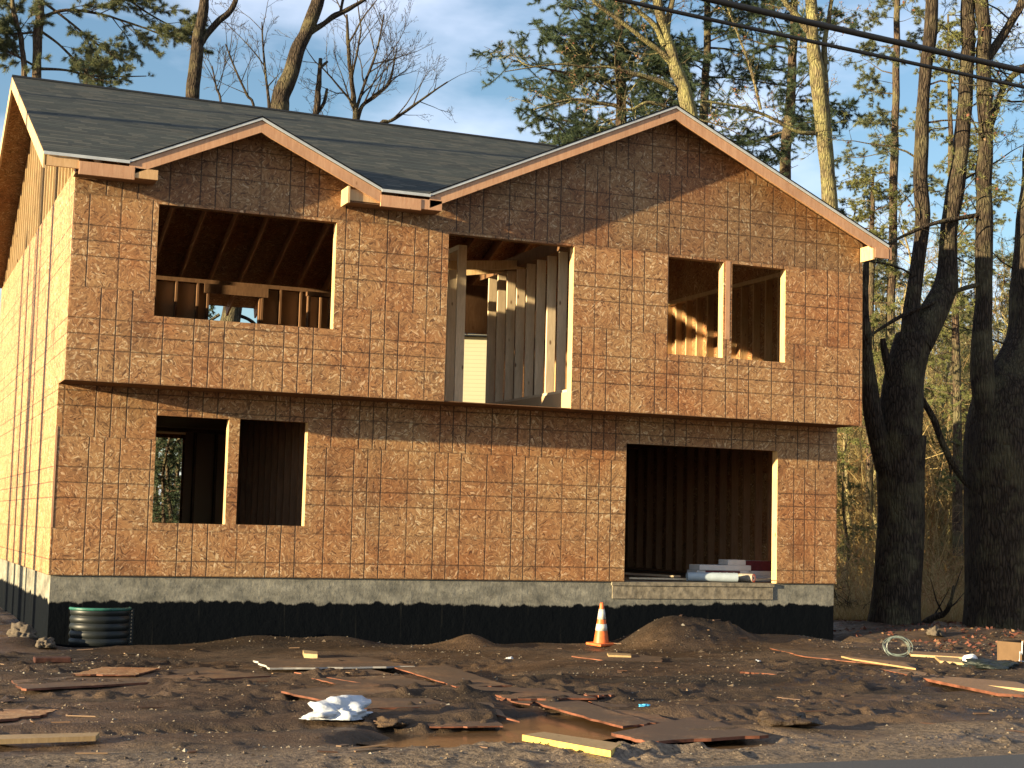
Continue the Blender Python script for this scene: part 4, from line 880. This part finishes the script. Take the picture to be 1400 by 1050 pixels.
hero('large_tree', 'massive dark trunk right of the forked tree with a slim upright stem against it', 'tree', 1.75, [
    ([(1384, 888, 125), (1382, 860, 112), (1382, 800, 100), (1384, 700, 94), (1384, 620, 90), (1390, 560, 84), (1402, 500, 70), (1412, 430, 56), (1416, 340, 44), (1418, 240, 36), (1425, 100, 28), (1430, -60, 20)], dict(TW, t0=.55)),
    ([(1358, 700, 40), (1350, 600, 30), (1345, 500, 26), (1345, 420, 22), (1344, 360, 20), (1346, 280, 19), (1348, 200, 18), (1347, 120, 18), (1344, 50, 17), (1343, -40, 15), (1344, -150, 9)], dict(TW, t0=.35)),
    ([(1350, 80, 11), (1362, 62, 12), (1378, 38, 11), (1396, 6, 10), (1408, -40, 8)], dict(TW, t0=.3)),
    ([(1350, 185, 8), (1362, 150, 8), (1372, 120, 8), (1388, 100, 7), (1410, 84, 6)], dict(TW, t0=.3)),
    ([(1350, 388, 7), (1318, 394, 6), (1280, 412, 5), (1240, 428, 5), (1205, 448, 4), (1186, 462, 3)], None),
    ([(1350, 292, 6), (1320, 297, 6), (1280, 305, 5), (1240, 320, 4), (1214, 334, 3)], dict(TW, L1=.8, nb=[8, 4, 3]))],
    [M_BARK, M_NEEDY, M_LEAF], fA, G1, 9)
# trunks behind the roof
hero('bare_tree', 'dark trunk forking in a Y above the left part of the roof', 'tree', 14.5, [
    ([(252, 480, 24), (258, 300, 21), (262, 140, 20), (266, 100, 19), (269, 68, 18), (274, 30, 16), (281, -10, 14), (290, -90, 10)], None),
    ([(270, 68, 11), (282, 48, 10), (298, 30, 10), (314, 16, 9), (323, -4, 8), (330, -60, 5)], dict(BARE, L1=1.2, nb=[4, 4, 3]))], [M_BARK], none, G1, 21)
hero('bare_tree', 'thick dark leaning trunk with peeling bark rising behind the roof above the small gable', 'tree', 14.2, [
    ([(290, 560, 36), (305, 470, 33), (318, 420, 30), (345, 280, 30), (378, 160, 28), (384, 130, 26), (398, 100, 23), (408, 70, 22), (420, 40, 20), (433, 5, 18), (455, -60, 14)], None),
    ([(406, 66, 10), (425, 44, 9), (443, 32, 8), (460, 20, 8), (485, 8, 6), (515, -12, 5)], dict(BARE, L1=.8, nb=[4, 3, 3])),
    ([(322, 430, 6), (345, 440, 5), (372, 470, 4)], None), ([(300, 430, 5), (280, 440, 4), (262, 425, 4)], None),
    ([(465, 20, 5), (470, -5, 4), (478, -30, 3)], None)], [M_BARK], none, G1, 22)
hero('dead_snag', 'short broken snag sticking up over the roof right of the leaning trunk', 'dead tree', 15.5, [
    ([(424, 420, 12), (428, 250, 11), (432, 160, 10), (434, 130, 9), (437, 105, 7), (438, 80, 5)], dict(BARE, L1=.9, nb=[10, 5, 4], ang=(40, 80))),
    ([(434, 155, 5), (443, 140, 5), (447, 121, 4)], None), ([(437, 95, 4), (443, 88, 4), (448, 84, 3)], None)], [M_BARK], none, G1, 23)
hero('bare_tree', 'slender bare tree with a wide fan of fine twigs above the middle of the roof', 'tree', 24, [
    ([(486, 460, 11), (486, 300, 10), (487, 165, 9), (484, 140, 8), (480, 105, 6), (476, 60, 5), (474, 20, 3)], FINE),
    ([(488, 168, 7), (495, 145, 6), (515, 130, 5), (532, 112, 4), (540, 80, 2)], dict(FINE, L1=3.0)),
    ([(487, 150, 5), (500, 110, 4), (515, 70, 3), (525, 20, 2)], dict(FINE, L1=3.0))], [M_BARK], none, G1, 24)
hero('bare_tree', 'low bare tree leaning right with fine sprays of twigs over the roof ridge', 'tree', 22, [
    ([(510, 440, 8), (512, 260, 7), (518, 175, 6), (535, 165, 5), (560, 148, 4), (585, 130, 3), (612, 112, 2)], dict(FINE, L1=2.2, nb=[9, 6, 4, 2], t0=.5))], [M_BARK], none, G1, 25)
hero('bare_tree', 'thin twiggy tree between the forked trunk and the leaning trunk', 'tree', 20, [
    ([(372, 400, 7), (370, 200, 6), (368, 150, 5), (364, 110, 4), (360, 70, 3), (358, 30, 2)], dict(FINE, L1=2.6, t0=.35)),
    ([(355, 300, 5), (348, 155, 4), (338, 130, 4), (322, 95, 3), (308, 60, 2)], dict(FINE, L1=1.7, t0=.4))], [M_BARK], none, G1, 26)
hero('bare_tree', 'very thin sapling right of the forked trunk showing just above the ridge', 'tree', 18, [
    ([(300, 300, 5), (302, 150, 4), (296, 120, 3), (290, 90, 2)], dict(FINE, L1=1.5, t0=.4))], [M_BARK], none, G1, 27)
# left pine
PB = dict(tipl=1, levels=3, nb=[15, 9, 7], up=[-.1, -.05, .05], wander=.09, ang=(25, 55), ratio=.42, L1=1.7, crown=.5, t0=.2, rl=.014, flat=.7)
def fP(m, per=70, L=.15, W_=.013): return lambda G: G.needles(per, L, W_, m)
hero('pine_tree', 'twin stemmed pine at the left edge with long drooping needle boughs over the roof', 'pine', 15.5, [
    ([(44, 460, 20), (47, 250, 18), (49, 108, 15), (52, 60, 14), (55, 0, 13), (58, -90, 11), (60, -180, 7)], None),
    ([(34, 260, 10), (33, 110, 9), (30, 60, 8), (22, 30, 8), (15, -10, 7), (10, -80, 5)], dict(PB, L1=1.3)),
    ([(54, 25, 5), (90, 14, 5), (140, 20, 4), (190, 36, 3), (225, 48, 2), (255, 50, 1.5)], dict(PB, L1=1.6, nb=[16, 8, 6])),
    ([(56, -20, 5), (100, -30, 5), (160, -10, 4), (205, 20, 3), (240, 38, 2)], dict(PB, L1=1.6, nb=[16, 8, 6])),
    ([(55, 42, 5), (80, 60, 4), (105, 85, 4), (125, 105, 3), (150, 112, 2)], dict(PB, L1=1.0, nb=[8, 7, 5])),
    ([(55, 94, 5), (90, 96, 4), (130, 104, 3), (200, 104, 1.5)], dict(PB, L1=.5, nb=[4, 3, 2])),
    ([(48, 44, 4), (20, 46, 4), (-20, 42, 3)], dict(PB, L1=1.0)),
    ([(56, 0, 5), (95, 30, 4), (135, 62, 3), (160, 80, 2)], dict(PB, L1=1.3, nb=[11, 8, 6])),
    ([(47, 90, 4), (10, 70, 4), (-25, 60, 3)], dict(PB, L1=.9))], [M_BARKP, M_NEED], fP(1, 75, .115, .006), G1, 31)
hero('pine_tree', 'dense low pine crown peeking over the ridge just right of the twin stemmed pine', 'pine', 22, [
    ([(118, 420, 10), (118, 200, 9), (118, 100, 6), (119, 88, 3)], dict(HEML, L1=2.0, nb=[26, 8, 5], t0=.55))], [M_BARKP, M_NEEDD], fP(1, 40), G1, 32)
# centre: lichen tree, pines, right trunks
OAK = dict(levels=3, nb=[9, 6, 5], up=[.15, .1, .1], wander=.13, ang=(30, 70), ratio=.5, L1=1.5, crown=.3, t0=.2, rl=.014)
def fO(G): G.leafs(3.0, .055, 1)
hero('oak_tree', 'pale yellow lichen covered tree rising right behind the big gable peak, clinging russet leaves', 'tree', 13.2, [
    ([(960, 520, 26), (955, 330, 24), (946, 180, 20), (938, 140, 19), (930, 112, 18), (920, 80, 15), (910, 50, 14), (902, 20, 13), (898, -20, 12), (896, -90, 9)], dict(OAK, t0=.6, nb=[6, 5, 4])),
    ([(925, 95, 9), (905, 72, 8), (882, 55, 7), (850, 30, 6), (815, 4, 6), (790, -25, 4)], dict(OAK, L1=1.3)),
    ([(923, 122, 8), (905, 112, 7), (880, 104, 7), (862, 100, 6), (835, 92, 4), (805, 92, 3), (760, 88, 2.5), (690, 98, 1.5)], dict(OAK, L1=1.5, nb=[12, 6, 5])),
    ([(910, 145, 5), (885, 140, 5), (860, 150, 4), (820, 140, 3), (780, 136, 3), (730, 150, 2)], dict(OAK, L1=1.3, nb=[12, 6, 5])),
    ([(912, 58, 8), (914, 25, 8), (920, -5, 8), (926, -60, 6)], dict(OAK, L1=1.0)),
    ([(908, 62, 8), (895, 35, 7), (870, 12, 6), (850, -15, 5)], dict(OAK, L1=1.0))], [M_BARKY, M_LEAF], fO, G1, 41)
hero('oak_tree', 'tall bare brown trunk with a slimmer twin behind the right slope of the big gable', 'tree', 10, [
    ([(1146, 520, 24), (1136, 290, 19), (1131, 240, 18), (1126, 200, 17), (1122, 150, 18), (1116, 100, 19), (1112, 60, 16), (1108, 0, 15), (1104, -90, 11)], dict(OAK, t0=.5, nb=[6, 5, 4])),
    ([(1142, 300, 9), (1136, 230, 9), (1131, 170, 9), (1129, 110, 8), (1127, 60, 7), (1134, 20, 6), (1140, -30, 5)], dict(OAK, t0=.4)),
    ([(1114, 182, 6), (1090, 180, 5), (1062, 165, 5), (1040, 155, 4), (1000, 144, 4), (960, 138, 2)], dict(OAK, L1=1.2)),
    ([(1104, 42, 8), (1092, 24, 8), (1075, 5, 7), (1055, -30, 5)], dict(OAK, L1=1.1)),
    ([(1040, 150, 4), (1028, 100, 4), (1012, 55, 3), (995, 10, 3)], dict(OAK, L1=1.0, nb=[8, 5, 4]))], [M_BARKY, M_LEAF], fO, G1, 42)
DP = dict(tipl=1, levels=3, nb=[20, 9, 6], up=[-.1, .05, .0], wander=.09, ang=(60, 95), ratio=.42, L1=4.4, crown=.45, t0=.18, flat=.5, rl=.013)
def pine(lbl, Y, pts, o, mat, seed, per=34, L=.22, W_=.022, bk=None): return hero('pine_tree', lbl, 'pine', Y, [(pts, o)], [bk or M_BARKP, mat], fP(1, per, L, W_), G1, seed)
pine('dark spreading pine filling the sky left of the big gable peak', 26, [(860, 500, 22), (852, 240, 18), (848, 120, 14), (846, 20, 11), (844, -100, 7)], dict(DP, L1=6.2, nb=[44, 12, 6]), M_NEEDD, 43, 100, .16, .011)
pine('dark pine with open layered boughs seen over the right slope of the big gable', 24, [(1070, 500, 16), (1074, 235, 14), (1080, 160, 13), (1084, 80, 11), (1086, -20, 8), (1088, -120, 5)], dict(DP, L1=4.4, nb=[32, 11, 6], t0=.25), M_NEEDD, 44, 85, .15, .010)
pine('pine behind the russet oak branches, between the two dark pines', 30, [(960, 500, 14), (962, 200, 12), (966, 80, 10), (968, -40, 7), (970, -120, 4)], dict(DP, L1=5.0, nb=[34, 11, 6]), M_NEEDD, 45, 80, .16, .011)
pine('yellow green young pine just beyond the right eave', 16, [(1188, 700, 10), (1190, 500, 9), (1192, 330, 7), (1194, 235, 3)], dict(HEML, L1=2.2, nb=[34, 9, 6], t0=.2), M_NEEDY, 46, 90, .09, .008)
pine('hemlock with feathery sunlit boughs behind the forked tree', 13, [(1310, 760, 12), (1308, 500, 10), (1302, 300, 8), (1298, 120, 5), (1296, 20, 2)], dict(HEML, L1=2.4, nb=[40, 9, 6], t0=.1), M_NEEDY, 47, 85, .09, .008)
pine('hemlock with layered boughs between the two dark trunks', 20, [(1335, 760, 12), (1336, 500, 10), (1338, 300, 7), (1340, 150, 3)], dict(HEML, L1=2.6, nb=[36, 9, 6], t0=.1), M_NEED, 48, 80, .10, .009)
pine('tall pine whose boughs hang over the top right corner', 16, [(1216, 760, 12), (1218, 500, 11), (1222, 250, 10), (1226, 60, 8), (1228, -90, 5)], dict(DP, L1=2.6, nb=[26, 9, 6], t0=.45), M_NEED, 49, 80, .12, .009)
# more of the wood beyond, each tree an individual: a few kinds copied
def proto(seed, kind, h):
    tb = MB(); G = Grow(seed, 5); rg = np.random.default_rng(seed+100)
    n = 9; P = np.array([(rg.normal(0, .05)*i, rg.normal(0, .05)*i, h*i/(n-1)) for i in range(n)]); r0 = h*.011
    rr = r0*(1-.8*np.linspace(0, 1, n)); rr[0] *= 1.35; S = smooth_path(np.hstack([P, rr[:, None]]), 3); tb.tube(S[:, :3], S[:, 3], 8)
    Ds = np.gradient(P, axis=0); Ds /= np.linalg.norm(Ds, axis=1)[:, None]
    if kind == 'bare': G.kids(P, Ds, h, rr, 0, dict(levels=3, nb=[30, 10, 7], up=[.3, .2, .1], wander=.12, ang=(30, 70), ratio=.5, L1=h*.26, crown=.4, t0=.15, rl=.012)); G.leafs(.5, .07, 1)
    elif kind == 'pine': G.kids(P, Ds, h, rr, 0, dict(DP, L1=h*.22, nb=[30, 8, 5], t0=.3)); G.needles(26, .2, .024, 1)
    else: G.kids(P, Ds, h, rr, 0, dict(HEML, L1=h*.24, nb=[36, 8, 5], t0=.06)); G.needles(34, .13, .018, 1)
    mt = {'bare': [M_BARKG, M_LEAF], 'pine': [M_BARKP, M_NEED], 'hem': [M_BARKP, M_NEEDY], 'dark': [M_BARKP, M_NEEDD]}[kind]
    return tb.mesh('trunk', mt[0], True), G.b.mesh('crown', mt)
PR = {'bare': [proto(i, 'bare', 12) for i in (51, 52, 53, 54)], 'pine': [proto(i, 'pine', 15) for i in (61, 62)], 'hem': [proto(i, 'hem', 9) for i in (71, 72, 73)], 'dark': [proto(i, 'dark', 9) for i in (81,)]}
def place(kind, i, x, y, s, label, group, rz):
    nm = {'bare': 'bare_tree', 'pine': 'pine_tree', 'hem': 'hemlock_tree', 'dark': 'hemlock_tree'}[kind]
    e = empty(nm, (x, y, gz(x, y)-.08), label, 'tree', group, rz); e.scale = (s, s, s)
    for m, n_ in zip(PR[kind][i % len(PR[kind])], ('trunk', 'crown')): o = bpy.data.objects.new(n_, m); COL.objects.link(o); o.parent = e
    return e
rg = np.random.default_rng(77); cnt = {'bare': 0, 'pine': 0, 'hem': 0}
LB = {'bare': 'bare grey tree in the sunlit wood beyond the right corner of the house', 'pine': 'green pine in the sunlit wood beyond the right corner of the house', 'hem': 'low hemlock in the sunlit wood beyond the right corner of the house'}
for k in range(150):
    px = rg.uniform(1130, 1440); Yk = 14+46*rg.random()**1.1; p = at(px, 700, Yk)
    kd = rg.choice(['bare', 'pine', 'hem'], p=[.70, .10, .20]); sc_ = rg.uniform(.62, 1.1)*(.8 if Yk < 22 else 1.0)
    place(kd, cnt[kd], p[0], p[1], sc_, LB[kd], {'bare': 'bare trees of the wood beyond', 'pine': 'pines of the wood beyond', 'hem': 'hemlocks of the wood beyond'}[kd], rg.uniform(0, 6.28)); cnt[kd] += 1
for k in range(26):
    px = rg.uniform(-150, 1120); Yk = rg.uniform(40, 85); p = at(px, 700, Yk); kd = rg.choice(['bare', 'hem'])
    place(kd, k, p[0], p[1], rg.uniform(.5, .75), 'low distant tree glimpsed behind the house', 'distant trees behind the house', rg.uniform(0, 6.28))
for k in range(34):
    px = rg.uniform(1450, 1850); Yk = rg.uniform(4, 40); p = at(px, 700, Yk); kd = rg.choice(['bare', 'hem', 'bare'])
    place(kd, k, p[0], p[1], rg.uniform(.7, 1.1), 'tree of the wood standing to the right of the massive dark trunk', 'trees right of the massive trunk', rg.uniform(0, 6.28))
# trees standing towards the sun, outside the picture: their trunks throw the streaks on the side wall
for k, (x, y, r_, lx, ly) in enumerate(((-9, .3, .16, .2, .1), (-12, 1.1, .11, -.3, .2), (-17, -1.2, .14, .2, .1), (-13, 2.9, .16, .1, .2), (-26, -.6, .3, .3, .1), (-32, .8, .3, .2, .1), (-19, .9, .12, -.3, .0))):
    tb = MB(); G = Grow(90+k, 5); n = 8; P = np.array([(lx*.25*i*i*.2, ly*i*.2, 11.*i/(n-1)) for i in range(n)]); rr = r_*(1-.6*np.linspace(0, 1, n)); tb.tube(P, rr, 8)
    Ds = np.gradient(P, axis=0); Ds /= np.linalg.norm(Ds, axis=1)[:, None]; G.kids(P, Ds, 11, rr, 0, dict(BARE, L1=1.6, nb=[9, 5, 3], t0=.45, levels=3))
    e = empty('bare_tree', (x, y, gz(x, y)-.05), 'slender bare tree left of the house whose trunk streaks the side wall with shadow', 'tree', 'slender trees left of the house')
    o = tb.build('trunk', M_BARK, e, smooth=True); o = G.b.build('crown', M_BARK, e)
# ------------------------------------------------------------------ undergrowth
b = MB(); rg = np.random.default_rng(123)
def brush(n, pxr, Yr, hmax, rad, mat, tip=True):
    for k in range(n):
        p = at(rg.uniform(*pxr), 800, rg.uniform(*Yr)); x, y = p[0], p[1]
        if x < 12.5 and y < 10: continue
        h = hmax*rg.uniform(.3, 1); a = rg.uniform(0, 6.28); le = rg.uniform(.1, .8)*h; m = 6; t = np.linspace(0, 1, m)
        P = np.stack([x+math.cos(a)*le*t**1.6+rg.normal(0, .03, m), y+math.sin(a)*le*t**1.6+rg.normal(0, .03, m), gz(x, y)+h*(t-.25*t*t*rg.random()*2)], 1)
        b.tube(P, rad*(1-.7*t), 3, mat, rg.random(), cap=False)
        for q in range(4):
            i = rg.integers(1, m-1); d = rg.normal(size=3)*.5+np.array([0, 0, .3]); L = h*.35*rg.random()+.1
            Q = P[i]+np.outer(np.linspace(0, 1, 4), d*L)+rg.normal(0, .02, (4, 3)); b.tube(Q, rad*.5*(1-.6*np.linspace(0, 1, 4)), 3, mat, rg.random(), cap=False)
brush(1600, (1120, 1440), (12.5, 34), 3.2, .013, 0); brush(2400, (1120, 1440), (15, 42), 9.0, .020, 0); brush(160, (1120, 1440), (5, 12), 1.6, .008, 0); brush(260, (1130, 1440), (3.4, 10), 1.3, .007, 0); brush(300, (-250, 1100), (16, 60), 2.5, .02, 0)
tag(b.build('undergrowth', M_STRAW), 'tangle of bare brush and brambles in the wood right of the house', 'undergrowth', None, 'stuff')
b = MB(); n = 26000; px = rg.uniform(1125, 1420, n); Yk = 3.2+14*rg.random(n)**1.5
cr0 = np.array([CX, CY, CZ]); dv = fw[None]*F+cr[None]*(px-700)[:, None]+cu[None]*(525-780); tq = (Yk-CY)/dv[:, 1]; x = CX+dv[:, 0]*tq; y = Yk
P = np.stack([x, y, gh(x, y)], 1); Dd = rg.normal(0, .6, (n, 3)); Dd[:, 2] = np.abs(Dd[:, 2])+.35
b.blades(P, Dd, rg.uniform(.08, .32, n), .014, rg, 0)
tag(b.build('dry_grass', M_STRAW), 'sunlit straw coloured grass at the foot of the wood', 'grass', None, 'stuff')
b = MB(); n = 16000; x = rg.uniform(12.5, 34, n); y = rg.uniform(-4, 26, n); P = np.stack([x, y, gh(x, y)+.012], 1)
b.leaves(P, rg.uniform(.05, .11, n), rg, 0, None, .6); tag(b.build('fallen_leaves', M_LEAF), 'russet fallen leaves covering the ground under the trees', 'fallen leaves', None, 'stuff')
b = MB(); P = []
def bush(name, label, px, Y, h, n, mats, seed, ratio=.6):
    p = at(px, 800, Y); G = Grow(seed, 4, 0, .004); z0 = gz(p[0], p[1])
    for k in range(n):
        d = G.rng.normal(0, .55, 3); d[2] = 1; G.limb((p[0]+G.rng.normal(0, .12), p[1]+G.rng.normal(0, .12), z0-.02), d, h*G.rng.uniform(.6, 1.1), .013, 1, dict(levels=3, nb=[5, 5, 4], up=[-.3, -.35, -.2], wander=.2, ang=(25, 75), ratio=ratio, t0=.2, rl=.01))
    o = G.b.build(name, mats); return tag(o, label, 'bush', 'leafless bushes by the right corner')
M_ORT = simple('orange lit twigs', (.34, .20, .09), .7, .2, .3, 5)
bush('bramble_bush', 'arching tangled bramble between the two dark trunks', 1292, 5.0, 2.4, 10, M_ORT, 301)
bush('bramble_bush', 'thin upright bramble close behind the forked tree', 1256, 6.0, 3.2, 6, M_ORT, 302)
bush('bramble_bush', 'low dark twiggy bush right of the foundation corner', 1165, 5.2, 1.1, 11, M_BARK, 303)
bush('bramble_bush', 'wide arching bush between the house corner and the forked tree', 1172, 9, 2.4, 10, M_ORT, 304)
P = [at(1252, 862, 2.6), at(1275, 845, 2.4), at(1292, 838, 2.2), at(1300, 822, 2.0), at(1304, 800, 2.0)]
b = MB(); b.tube(smooth_path(np.hstack([P, np.array([[.07], [.06], [.045], [.03], [.01]])]))[:, :3], [.07]*5+[.06]*5+[.045]*5+[.03]*5+[.012], 8)
for q, d in ((5, (.3, 0, .4)), (9, (-.3, 0, .5)), (12, (.4, .1, .2)), (15, (.2, 0, .5))): 
    c = smooth_path(P)[q]; b.tube([c, c+np.array(d)*.5, c+np.array(d)*1.1+np.array([.05, 0, .1])], [.02, .014, .005], 5)
tag(b.build('fallen_branch', M_BARK), 'dark crooked branch lying against the forked tree', 'branch')
# ------------------------------------------------------------------ neighbours' things glimpsed through the wood
p = at(1194, 760, 24); zb = gz(p[0], p[1]); t = prop('rain_barrel', 'turquoise barrel with a pale cover glimpsed right of the house', 'barrel', None, (p[0], p[1], zb-.02))
zt0 = at(1194, 735, 24)[2]-zb; zl = at(1194, 768, 24)[2]-zb
lathe([(0, .001), (0, .26), (.3, .30), (.6, .30), (zt0, .27), (zt0, .001)]).build('barrel_body', simple('turquoise plastic', (.06, .30, .36), .5, .4, .15, 6), t, True)
lathe([(zt0+.01, .34), (zt0+.06, .36), (zt0+.16, .22), (zt0+.2, .01)]).build('barrel_cover', simple('weathered pale cover', (.45, .40, .32), .8), t, True)
b = MB(); b.tube([(.12, 0, zt0+.1), (.12, 0, zt0+.75)], .05, 10); b.build('spout_pipe', M_BOXW, t); 
p = at(1290, 700, 27); b = MB()
bm = bmesh.new(); bmesh.ops.create_icosphere(bm, subdivisions=4, radius=1)
from mathutils import noise as mn
for v in bm.verts: v.co = v.co*(1+.25*mn.noise(v.co*1.4+Vector((4, 4, 0)))+.06*mn.noise(v.co*5))
me = bpy.data.meshes.new('boulder'); bm.to_mesh(me); bm.free(); me.materials.append(simple('mossy grey stone', (.13, .135, .12), .9, .2, .35, 2, .05)); o = bpy.data.objects.new('boulder', me); COL.objects.link(o)
o.scale = (1.3, 1.0, 1.6); o.location = (p[0], p[1], gz(p[0], p[1])+1.0); tag(o, 'tall grey boulder in the wood between the two dark trunks', 'boulder')
p0 = at(1246, 730, 19); p1 = at(1345, 735, 19); t = prop('rail_fence', 'low weathered rail fence in the wood between the dark trunks', 'fence', None, tuple(p0[:2])+(gz(*p0[:2]),)); M_FEN = simple('weathered grey wood', (.16, .15, .12), .9, .2, .3, 8)
d = p1-p0; 
for k in range(4): q = d*k/3; b = MB(); b.box((q[0]-.06, q[1]-.06, -.1), (q[0]+.06, q[1]+.06, .95)); b.build('post', M_FEN, t)
for z in (.4, .8): b = MB(); b.bar((0, -.08, z), (d[0], d[1]-.08, z), .04, .12); b.build('rail', M_FEN, t)
p = at(641, 500, 40); hz = at(641, 473, 40)[2]; t = prop('neighbour_house', 'pale sided house glimpsed through the tall upper opening', 'house', None, (p[0], p[1], gz(p[0], p[1]))); g0 = gz(p[0], p[1]); hh = hz-g0
n = N('cream siding', .7, .3); yv = n.math('FRACT', n.math('DIVIDE', sep(n, n.obj())[2], .16)); n.col(n.mix(n.ramp(yv, (0.0, 1.0), (.12, 0.0)), (.36, .33, .22), (.18, .16, .11))); M_SID = n.m
t.rotation_euler.z = R(-20)
b = MB(); b.box((-1.1, -4, 0), (7, 4, hh)); b.build('wall', M_SID, t)
b = MB(); b.add([(-1.5, -4.4, hh-.1), (7.4, -4.4, hh-.1), (7.4, 4.4, hh-.1), (-1.5, 4.4, hh-.1), (1.6, 0, hh+.9), (7.0, 0, hh+.9)], [(0, 1, 5, 4), (2, 3, 4, 5), (3, 2, 1, 0)]); b.add([(-1.5, -4.4, hh-.1), (-1.5, 4.4, hh-.1), (1.6, 0, hh+.9), (7.4, -4.4, hh-.1), (7.4, 4.4, hh-.1), (7.0, 0, hh+.9)], [(1, 0, 2), (3, 4, 5)]); b.build('roof', M_SHING, t)
b = MB(); b.box((-.8, -.25, hh), (-.45, .1, hh+1.1)); b.build('chimney', M_BOXW, t)
for k in (-2.4, 1.4): b = MB(); b.box((-1.13, k, hh*.35), (-1.101, k+.9, hh*.62)); b.build('window', M_DARK, t)
for k, (Y_, px_, s_) in enumerate(((14.0, 226, .6), (14.6, 240, .7), (15.4, 218, .8), (16.3, 234, .8), (17.5, 246, .9), (18.5, 224, .9), (56, 640, 1.5), (60, 655, 1.6))):
    q = at(px_, 700, Y_); place('dark' if k < 6 else 'bare', k, q[0], q[1], s_, 'hemlock seen through an opening from behind the house', 'hemlocks behind the house', k*1.1)
